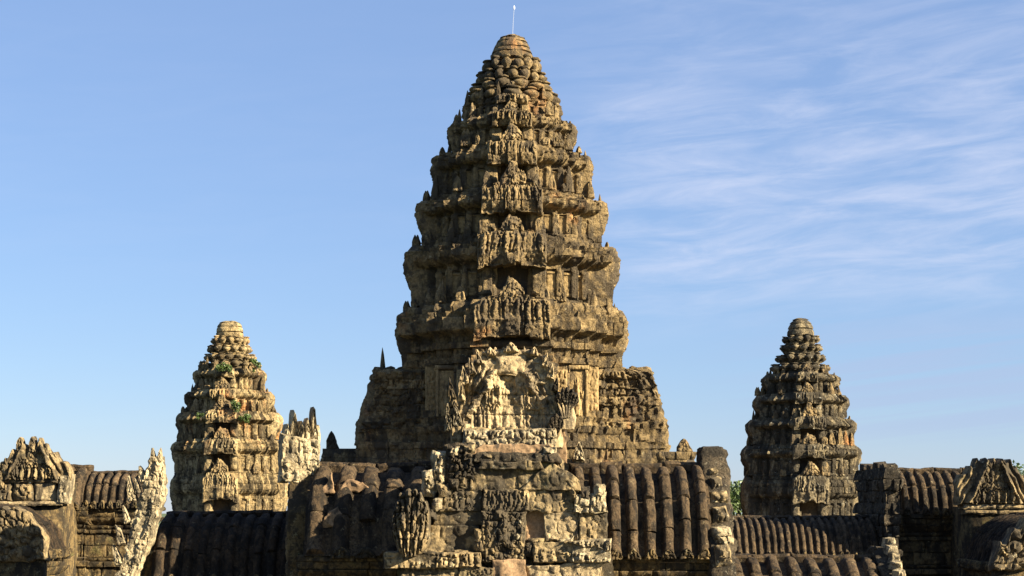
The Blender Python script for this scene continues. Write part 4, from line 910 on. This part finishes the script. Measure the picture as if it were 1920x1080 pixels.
# upper front gable: pale, deeply carved
UY = 53.0
def up_top(x):
    px = x / UY * FPX + 960
    P = [(858, 800), (860, 770), (867, 745), (874, 715), (884, 697), (892, 676), (905, 662), (935, 655), (985, 655), (1015, 662), (1026, 680), (1032, 697), (1040, 715), (1046, 740), (1050, 770), (1052, 800)]
    return lz(np.interp(px, [p[0] for p in P], [p[1] for p in P]) + 4 * math.sin(px * .33) + 3 * math.sin(px * .81 + 1) + 2 * math.sin(px * 1.7), UY)
def up_rel(X, Z):
    px = X / UY * FPX + 960; py = HZ - (Z + ZB - CZ) / UY * FPX
    P_ = np.stack([X * 1.6, 0 * X, Z * 1.6], -1).reshape(-1, 3); er = vn(P_).reshape(X.shape); fine = fbm(P_ * 4, 3).reshape(X.shape); z0 = lz(803, UY); q = np.abs(px - 955)
    row1 = .24 * figs(X + .11, Z - z0, .27, .78, 3); row2 = .20 * figs(X + .05, Z - z0 - .84, .23, .62, 9)
    h = np.where(py > 757, row1, np.where(py > 722, row2, .10 * carve(X, Z, .2, 5, 1.7)))
    arch = np.interp(py, [684, 696, 712, 728, 744, 760, 776, 803], [0, 26, 40, 38, 58, 62, 76, 80]); d = (q - arch) / 8.5
    h = np.maximum(h, (.26 * np.sqrt(np.clip(1 - d * d, 0, 1)) + .05 * np.abs(np.sin(py * .45))) * (np.abs(d) < 1))
    out_ = d > 1; fl_ = .22 * flow(X + .08, Z, .24, .5, 4, .35)
    h = np.where(out_, fl_ + .06 * carve(X, Z, .12, 2), h)
    x0 = (954 - 960) * UY / FPX
    for a in [(0, 1.02, 0, 1.1, .12, .10), (0, .5, 0, .86, .14, .18), (-.2, .82, -.38, .52, .07), (.2, .82, .40, 1.0, .07), (-.12, .05, -.06, .5, .10, .14), (.16, .05, .06, .5, .10, .14), (0, 1.2, 0, 1.42, .09, .04), (0, 1.72, 0, 1.9, .17, .10)]:
        h = np.maximum(h, 1.35 * capsule(X - x0, Z - z0, *a) + .08)
    h = h * np.clip(.75 + .9 * er, .15, 1.3) + .045 * fine + .07 * er + .05 - .12 * sstep(.45, .65, vn(P_ * 2.1 + 33).reshape(X.shape))
    h = h - .05 * ((py % 37) < 1.6)
    return h + .04
V, F = slab(194 * UY / FPX, lambda q: lz(806, UY), up_top, .55, up_rel, .028, 4, .02, x0=(858 - 960) * UY / FPX)
upper = ob('upper_gable', mesh('upper_gable', V, F, .3), MP, gate, (0, UY - 54, 0))
upper_g = gate
def ul(nm, px, py, w, h, mat, seed, th=.3, tilt=0.0, dy=-.12, p=1.4):
    Wd = w * UY / FPX; H = h * UY / FPX
    V, F = slab(Wd, lambda q: 0, lambda q: H * (1 - (abs(q) / (Wd / 2 + .01)) ** p) + .1 * H, th, lambda X, Z: .03 + .13 * carve(X, Z, .13, seed, 1.9), .035, seed, .03)
    V[:, 1] -= th / 2; c = W(px, py, UY)
    return ob(nm, mesh(nm, V, F, .2), mat, upper, (c.x, dy, c.z - ZB), rot=(0, tilt, 0))
for i, a in enumerate([(851, 765, 16, 52, MG, -.12), (866, 752, 15, 44, MP, -.05), (858, 800, 20, 40, MC, -.1), (874, 722, 14, 34, MP, -.15), (886, 702, 14, 30, MP, -.2), (900, 684, 13, 26, MP, -.2), (1020, 690, 13, 26, MP, .2), (1031, 712, 14, 28, MP, .2), (1040, 735, 12, 26, MK, .2), (843, 808, 14, 50, MC, -.05), (1048, 808, 18, 44, MP, .1), (921, 668, 16, 14, MP, -.1), (1001, 668, 16, 14, MP, .1), (958, 662, 30, 18, MP, 0)]):
    ul('crest_leaf', a[0], a[1], a[2], a[3], a[4], 60 + i, tilt=a[5], dy=-.12 if i < 14 else -.10, p=1.4 if i < 14 else 2.6, th=.3 if i < 14 else .36)
c = W(1061, 800, UY); naga('naga_end', 5, gate, MK, MP, (c.x, UY - 54 - .25, c.z - ZB - .1), .88, 0, 3, 1.0)
c = W(1041, 836, UY); naga('naga_end', 3, gate, MK, MP, (c.x, UY - 54 - .45, c.z - ZB - .1), .72, 0, 9, 1.0)
c = W(1086, 862, UY); ul('crest_leaf', 1086, 864, 22, 34, MC, 92, dy=.3)
# rounded plain stones at the head of the upper gable
for i, c in enumerate([(903, 676, 932, 702), (933, 668, 985, 703), (986, 674, 1018, 702), (920, 657, 955, 672), (956, 655, 996, 669), (896, 702, 924, 722), (1000, 702, 1030, 722)]):
    gb(c, .16, .5, MP, 80 + i, cv(.05, .3, i), rough=.05, rnd=.07, Y=UY, parent=upper_g, blk=.5)
# shelf under the upper gable
gb((846, 800, 866, 834), 0, .8, MG, 41, cv(.1, .2, 4), Y=52.7); gb([(1040, 866), (1062, 866), (1058, 806), (1040, 806)], 0, .7, MGP, 42, None, blk=.3, Y=52.75)
gb([(862, 812), (1044, 812), (1040, 803), (866, 803)], 0, .8, MG, 43, cv(.08, .2, 7), rough=.05, Y=52.6)

# worn carved fragments clinging to the steps of the lower gable
for i, (x, y, w_, h_, m) in enumerate([(832, 918, 20, 22, MG), (852, 908, 16, 16, MK), (868, 900, 18, 22, MG), (1076, 926, 16, 24, MG), (1096, 925, 18, 20, MK), (1124, 922, 16, 22, MC), (1108, 958, 22, 14, MG), (806, 962, 20, 22, MG), (822, 944, 16, 20, MC), (796, 984, 16, 20, MK), (940, 966, 22, 16, MG), (1004, 1016, 22, 12, MG), (1060, 1016, 26, 12, MC), (888, 880, 16, 18, MK), (866, 1040, 22, 14, MG), (760, 1040, 26, 12, MC), (900, 1012, 14, 34, MG), (990, 1030, 16, 26, MK), (912, 858, 20, 12, MG), (1030, 846, 22, 14, MC), (880, 842, 20, 16, MG)]):
    gb((x - w_ / 2, y - h_ / 2, x + w_ / 2, y + h_ / 2), .30 + .05 * (i % 3) if y > 900 else .26, .5, m, 400 + i, cv(.16, .13, i), nm='carved_fragment', rough=.07, rnd=.09, res=.035, parent=gate)
# ------------------------------------------------------------------ lower galleries and side pavilions
# left: dark lower gallery between the gateway wing and the pale gable
lowL = thing('lower_gallery', 'low stone gallery in deep shade in front of the golden corner tower', 'gallery', (0, 57, ZB))
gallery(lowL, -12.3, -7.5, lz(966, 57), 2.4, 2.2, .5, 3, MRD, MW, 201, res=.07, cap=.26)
rw = [(855, 286, 301), (868, 283, 302), (885, 274, 303), (900, 268, 304), (920, 262, 304), (940, 258, 303), (960, 254, 299), (985, 246, 292), (1010, 240, 284), (1040, 232, 272), (1090, 218, 258)]
RY = 54.5; k_ = RY / FPX
V, F = rowslab([(lz(y, RY), (a - 960) * k_, (b - 960) * k_) for y, a, b in rw], .6, lambda X, Z: .04 + .12 * flow(X + 13, Z, .34, -.35, 4, .6) + .08 * carve(X, Z, .14, 6, 1.8), .035, 3, .05)
eg = ob('end_gable', mesh('end_gable', V, F, .3), MC, lowL, (0, RY - 57, 0))
for i, (px, py, w_, h_, tl) in enumerate([(288, 866, 9, 24, -.1), (299, 866, 8, 22, .05), (270, 905, 12, 30, -.3), (248, 940, 16, 46, -.15), (258, 925, 10, 26, -.2), (240, 980, 12, 30, -.3), (303, 900, 8, 22, .15), (303, 930, 8, 22, .1), (230, 1020, 14, 34, -.35), (224, 1060, 14, 36, -.3)]):
    Wd, H = w_ * k_, h_ * k_; V, F = slab(Wd, lambda q: 0, lambda q, Wd=Wd, H=H: H * (1 - (abs(q) / (Wd / 2 + .01)) ** 1.6) + .08, .34, lambda X, Z: .02 + .08 * carve(X, Z, .12, i, 1.8), .03, i + 50, .03); V[:, 1] -= .1; taper(V, .5)
    c = W(px, py, RY); ob('crest_leaf', mesh('crest_leaf', V, F, .3), MC, eg, (c.x, .05, c.z - ZB), rot=(0, tl, 0))
ob('gable_wall', box_mesh('gable_wall', -12.9, -12.35, -2.0, 2.4, 0, lz(1000, 57)), MW, lowL)
# left pavilion
pavL = thing('side_pavilion', 'brown side pavilion with ribbed roof and banded wall at the far left', 'pavilion', (0, 70, ZB))
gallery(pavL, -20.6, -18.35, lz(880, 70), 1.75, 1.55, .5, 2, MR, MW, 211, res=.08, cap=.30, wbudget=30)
gallery(pavL, -18.34, -15.9, lz(888, 70), 1.55, 1.40, .33, 2, MR, MW, 213, res=.07, cap=.24, wbudget=40)
def front_gable(root, cxp, apexy, basey, half, Y, Y0, mat, seed, tips=7, relief=.22, thick=.6, spike=.35):
    c = W(cxp, basey, Y); H = (basey - apexy) * Y / FPX
    tp = flames(2 * half, H, tips, spike, seed, .62 if tips < 9 else .45, .22 if tips < 9 else .42)
    V, F = slab(2 * half, lambda q: 0, tp, thick, lambda X, Z: .05 + np.where(np.abs(X) < .16 + .62 * (half - .25) * (1 - Z / H), relief * .55 * carve(X, Z, .17, seed, 1.6) + .16 * figs(X, Z - .05, .30, .62, seed) * (Z < .7), relief * .8 * flow(X, Z, .26, .5, seed, .4)) + .20 * np.exp(-((np.abs(X) - (.25 + .62 * (half - .25) * (1 - Z / H))) / .12) ** 2), .04, seed, .05)
    return ob('front_gable', mesh('front_gable', V, F, -.3), mat, root, (c.x, Y - Y0, c.z - ZB))
g = front_gable(pavL, 62, 828, 900, 1.55, 66, 70, MG, 215)
for i, (px, py, w_, h_) in enumerate([(40, 850, 15, 26), (63, 850, 14, 27), (77, 850, 12, 24), (88, 858, 11, 22), (25, 870, 12, 22), (12, 890, 12, 26), (103, 905, 14, 28), (2, 915, 14, 30)]):
    Wd = w_ * 66 / FPX; H = h_ * 66 / FPX; c = W(px, py, 66)
    V, F = slab(Wd, lambda q: 0, lambda q: H * (1 - (abs(q) / (Wd / 2 + .01)) ** 2) + .12, .35, lambda X, Z: .02 + .08 * carve(X, Z, .15, i, 1.8), .04, i, .035); V[:, 1] -= .1
    ob('crest_leaf', mesh('crest_leaf', V, F, .3), MG, pavL, (c.x, -4 - .05, c.z - ZB))
pb = lambda root, Y, Y0: (lambda c, fwd, depth, mat, seed, rel=None, **k: ob('stone', mesh('stone', *block(pc4(c, Y), Y - Y0 - fwd, depth, .06, seed, .03, .05, rel, .03), blk=k.get('blk', 0)), mat, root))
b = pb(pavL, 66, 70)
b((64, 905, 104, 940), 0, .7, MP, 1, cv(.03, .4, 2), blk=-.4); b((24, 905, 62, 940), .02, .7, MG, 2, cv(.14, .25, 3)); b((-20, 905, 22, 940), .02, .7, MG, 3, cv(.14, .25, 4)); b((-20, 898, 110, 905), .1, .8, MG, 4, pet(.05, 10)); b((-20, 940, 118, 948), .12, .9, MP, 5, None)
b([(106, 945), (128, 945), (134, 888), (112, 893)], .1, .7, MC, 6, cv(.1, .2, 5))
ob('porch_body', box_mesh('porch_body', W(-20, 900, 66).x, W(116, 900, 66).x, -3.85, 0, 0, lz(906, 66)), MW, pavL)
# lower aisle roof at the far left and its little gable
aisL = thing('aisle_porch', 'low rounded porch roof with a small carved gable at the lower left edge', 'porch', (-20.6, 62, ZB), math.pi / 2)
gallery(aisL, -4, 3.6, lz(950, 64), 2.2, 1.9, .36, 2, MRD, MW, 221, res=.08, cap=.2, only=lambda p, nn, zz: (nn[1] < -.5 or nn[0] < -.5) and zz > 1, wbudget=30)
gl = thing('small_gable', 'small carved gable end at the lower left edge of the picture', 'gable', (0, 57.6, ZB))
V, F = slab(2.6, lambda q: 0, flames(2.6, 2.0, 6, .25, 4, .5, .3), .5, lambda X, Z: .05 + .2 * carve(X, Z, .25, 6, 1.4), .05, 8, .05)
c = W(18, 1052, 57.6); ob('carved_panel', mesh('carved_panel', V, F, .1), MG, gl, (c.x, 0, c.z - ZB))
ob('wall', box_mesh('wall', c.x - 1.2, c.x + 1.2, .05, .5, 0, c.z - ZB + .05), MW, gl)
# right: low gallery with fine ribs, then the big-ribbed aisle roof in front of it
lowR = thing('lower_gallery', 'low gallery with fine dark ribs in front of the grey corner tower', 'gallery', (0, 70, ZB))
gallery(lowR, 9.2, 15.6, lz(972, 70), 2.0, 1.6, .30, 1, MR, MW, 231, res=.08, ribh=.15, cap=.22)
aisR = thing('aisle_roof', 'big-ribbed low aisle roof at the bottom right below the fine-ribbed gallery', 'gallery', (0, 55, ZB))
gallery(aisR, 7.2, 12.4, lz(1050, 55), 2.2, 2.0, .62, 3, MR, MW, 241, res=.07, ribh=.24, cap=.3)
crest_gable(aisR, 'end_gable', 2.4, peak(2.4, lz(1026, 55), lz(1110, 53), .5, 1.0), .5, 2.0, MK, 243, (12.65, 0, 0), relief=.2, leaf=False)
for i, (dy, py) in enumerate([(-.35, 1026), (-.8, 1040), (-1.2, 1056), (-1.6, 1070), (-2.0, 1086)]):
    V, F = block([(-.16, 0), (.2, 0), (.12, .34), (-.12, .3)], -.2, .4, .05, 140 + i, .05, .07, cv(.1, .14, i + 2), .04)
    ob('crest_stone', mesh('crest_stone', V, F, .1), MC, aisR, (12.85, dy, lz(py, 55 + dy)), rot=(.1, 0, .4))
# right pavilion
pavR = thing('side_pavilion', 'side pavilion at the far right with roof half in shadow', 'pavilion', (0, 70, ZB))
gallery(pavR, 16.2, 21.5, lz(886, 70), 1.75, 1.75, .40, 2, MR, MW, 251, res=.08, cap=.30)
eg_plan = Plan([(15.65, -2.9), (16.25, -2.9), (16.25, 2.9), (15.65, 2.9)]); eh = lz(879, 70); ecs = [2.0, 3.6, 4.6] + list(np.linspace(5.2, eh, 8))
egw = ob('end_gable', mesh('end_gable', *ring(eg_plan, [2.0, eh - .05], [1, 1], [0, 0], .1), smooth=0), MK, pavR)
lay(masonry(eg_plan, list(zip(ecs, ecs[1:])), lambda q: .05 * np.sin(np.asarray(q) * 4.1), lambda q: np.ones_like(np.asarray(q, dtype=float)), .10, 77, (.7, 1.5), .3, .05, .07, .04, lambda ci, U, Z: .05 * carve(U, Z, .3, ci, 1.3), None, None, 1.5), egw, MK, 40, face=(-.7, -.7))
for i, dy in enumerate((-2.3, -1.1, .2, 1.5)):
    ob('cap_stone', mesh('cap_stone', *block([(-.5, 0), (.5, 0), (.42, .22 + .1 * (i % 2)), (-.45, .18)], -.3, .6, .08, 90 + i, .05, .06), blk=.2), MK, egw, (15.95, dy, eh - .04), math.pi / 2)
front_gable(pavR, 1862, 858, 946, 1.5, 66, 70, MG, 255, 9, spike=.30)
b = pb(pavR, 66, 70)
b((1806, 946, 1868, 954), .10, .8, MP, 11, pet(.04, 12)); b((1869, 946, 1935, 954), .10, .8, MG, 12, pet(.04, 12)); b((1808, 955, 1870, 964), .02, .8, MG, 13, pet(.05, 14)); b((1871, 955, 1935, 964), .02, .8, MG, 14, pet(.05, 14))
ob('porch_body', box_mesh('porch_body', W(1812, 900, 66).x, W(1990, 900, 66).x, -3.85, 0, 0, lz(950, 66)), MW, pavR)
aisP = thing('aisle_porch', 'dark rounded porch roof below the carved gable at the right edge', 'porch', (20.6, 62, ZB), -math.pi / 2)
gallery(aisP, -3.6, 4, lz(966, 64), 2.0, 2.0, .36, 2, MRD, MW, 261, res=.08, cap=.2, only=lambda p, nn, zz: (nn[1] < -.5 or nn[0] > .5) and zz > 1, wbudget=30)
gr = thing('small_gable', 'broken sunlit gable fragment at the lower right edge of the picture', 'gable', (0, 57.6, ZB))
V, F = slab(2.4, lambda q: 0, flames(2.4, 1.9, 5, .4, 9, .6, .1), .6, lambda X, Z: .05 + .2 * carve(X, Z, .3, 6, 1.4), .06, 18, .08)
c = W(1925, 1070, 57.6); ob('carved_panel', mesh('carved_panel', V, F, .1), MG, gr, (c.x, 0, c.z - ZB))
ob('wall', box_mesh('wall', c.x - 1.1, c.x + 1.1, .05, .55, 0, c.z - ZB + .05), MW, gr)
# dark gallery stumps that show beside the tower foot
for nm, lab, px0, px1, ytop, tip, Y in (('connecting_gallery', 'dark gallery stub with pointed crest left of the central tower foot', 606, 676, 842, 811, 146), ('connecting_gallery', 'sunlit gallery stub with pointed crest right of the central tower foot', 1236, 1300, 848, 826, 118)):
    r_ = thing(nm, lab, 'gallery', (0, Y, ZB)); x0, x1 = W(px0, 0, Y).x, W(px1, 0, Y).x; h = lz(ytop, Y)
    pl_ = Plan([(x0, -1.5), (x1, -1.5), (x1, 1.5), (x0, 1.5)]); cs = [0, 3, 5, 7] + list(np.linspace(8, h, 6))
    ob('wall_core', mesh('wall_core', *ring(pl_, [0, h], [1, 1], [0, 0], .1), smooth=0), MCORE, r_)
    lay(masonry(pl_, list(zip(cs, cs[1:])), lambda q: .12 * np.sin(np.asarray(q) * 3), lambda q: np.ones_like(np.asarray(q, dtype=float)), .15, int(px0), (.7, 1.3), .5, .04, .08, .05), r_, MT, 30)
    xs = W(626 if px0 < 960 else 1281, 0, Y).x; hh = (ytop - tip) * Y / FPX
    V, F = slab(1.1, lambda q: 0, lambda q: hh * (1 - (abs(q + .1) / .62) ** 1.5) + .15, .6, lambda X, Z: .05 + .12 * carve(X, Z, .25, 3, 1.8), .07, 5, .05)
    ob('antefix', mesh('antefix', V, F, -.1), MT, r_, (xs, -1.3, h - .05))
# ------------------------------------------------------------------ trees and plants
def leaf_cloud(centers, n, size, seed):
    rs = np.random.RandomState(seed); P = []
    for (cx, cy, cz, r, fl) in centers:
        m = max(10, int(n * r * r)); d = rs.normal(size=(m, 3)); d /= np.linalg.norm(d, axis=1)[:, None]; rad = r * rs.rand(m) ** .33
        P.append(np.array([cx, cy, cz]) + d * rad[:, None] * np.array([1, 1, fl]))
    P = np.concatenate(P); m = len(P); a = rs.normal(size=(m, 3)); a /= np.linalg.norm(a, axis=1)[:, None]; b_ = np.cross(a, rs.normal(size=(m, 3))); b_ /= np.linalg.norm(b_, axis=1)[:, None]
    s = size * (.6 + .8 * rs.rand(m))[:, None]
    V = np.stack([P - a * s, P + b_ * s * .5, P + a * s, P - b_ * s * .5], 1).reshape(-1, 3); F = np.arange(4 * m).reshape(-1, 4)
    return V, F
def tree(label, px, py, Y, rad, seed, mat, n=60, lobes=16, size=.28):
    c = W(px, py, Y); rs = random.Random(seed); r_ = thing('tree', label, 'tree', (c.x, Y, 0), group='trees beyond the temple'); H = c.z
    zc = H - rad * .9
    ob('trunk', mesh('trunk', *tube([(0, 0, -.2), (.2, 0, zc * .5), (-.1, .1, zc), (0, 0, H - rad * .5)], [.7, .5, .35, .1], 8, seed, .05)), MBARK, r_)
    cen = []
    for i in range(lobes):
        a = rs.uniform(0, 6.28); q = rs.uniform(.1, .78) * rad; zz = rs.uniform(-.9, .62) * rad; q *= math.sqrt(max(.1, 1 - (zz / rad) ** 2))
        cen.append((q * math.cos(a), q * math.sin(a), zc + zz, rad * rs.uniform(.22, .4), .75))
        ob('limb', mesh('limb', *tube([(0, 0, zc - rad * .8 + rs.uniform(0, rad * .4)), (q * .5 * math.cos(a), q * .5 * math.sin(a), zc + zz * .5), (q * math.cos(a), q * math.sin(a), zc + zz)], [.16, .1, .04], 5, seed + i, 0)), MBARK, r_)
    V, F = leaf_cloud(cen, n, size, seed); ob('crown', mesh('crown', V, F, smooth=0), mat, r_)
tree('round green tree seen between the gateway wing and the grey tower', 1384, 890, 250, 8.0, 5, MLEAF, n=70, lobes=26)
tree('dark green treetop behind the far right pavilion', 1902, 853, 230, 7.0, 7, MLEAF2, lobes=24)
tree('small green treetop right beside the grey corner tower', 1614, 873, 240, 5.0, 9, MLEAF, lobes=22)
tree('green treetop at the left edge of the picture', 0, 880, 230, 6.0, 11, MLEAF2, lobes=24)
# tufts rooted in the golden tower
def tuft(label, px, py, w_, h_, Y, seed):
    c = W(px, py, Y); r_ = thing('plant_tuft', label, 'plant', (c.x, Y, c.z), group='plants growing on the golden tower'); rw = w_ * Y / FPX / 2; rh = h_ * Y / FPX
    rs = random.Random(seed); cen = [(rs.uniform(-.7, .7) * rw, rs.uniform(-.3, .1), rs.uniform(.1, .8) * rh, rw * rs.uniform(.3, .5), 1) for _ in range(7)]
    V, F = leaf_cloud(cen, 700 / max(.3, rw), .09, seed); ob('foliage', mesh('foliage', V, F, smooth=0), MLEAF, r_)
    for i in range(3): ob('stem', mesh('stem', *tube([(0, .1, -.1), (cen[i][0] * .5, 0, cen[i][2] * .5), cen[i][:3]], [.03, .025, .012], 5, i, 0)), MBARK, r_)
tuft('biggest leafy tuft near the top right of the golden tower', 482, 697, 24, 28, 117.5, 1)
tuft('flat green tuft below the lotus rings of the golden tower', 420, 694, 34, 10, 117, 2)
tuft('green tuft in the middle niche of the golden tower', 443, 770, 26, 18, 116.2, 3)
tuft('small tuft at the left ledge of the golden tower', 376, 785, 14, 12, 116, 4)
tuft('small dark tuft on the lower middle ledge of the golden tower', 460, 790, 22, 14, 116.2, 5)

# far-off forest round the plain, one mass
rs = random.Random(77); cen = []
for i in range(420):
    a = rs.uniform(-1.15, 1.15); d = rs.uniform(420, 900); r_ = rs.uniform(5, 9); top_ = rs.uniform(17, 27)
    cen.append((d * math.sin(a), d * math.cos(a), top_ - r_ * .8, r_, .85)); cen.append((d * math.sin(a) + rs.uniform(-4, 4), d * math.cos(a), top_ * .45, r_ * 1.1, 1.0))
V, F = leaf_cloud(cen, 1.6, 1.5, 5)
tag(ob('forest', mesh('forest', V, F, smooth=0), MLEAF2), 'dark green far forest along the horizon behind the temple', 'forest', kind='stuff')
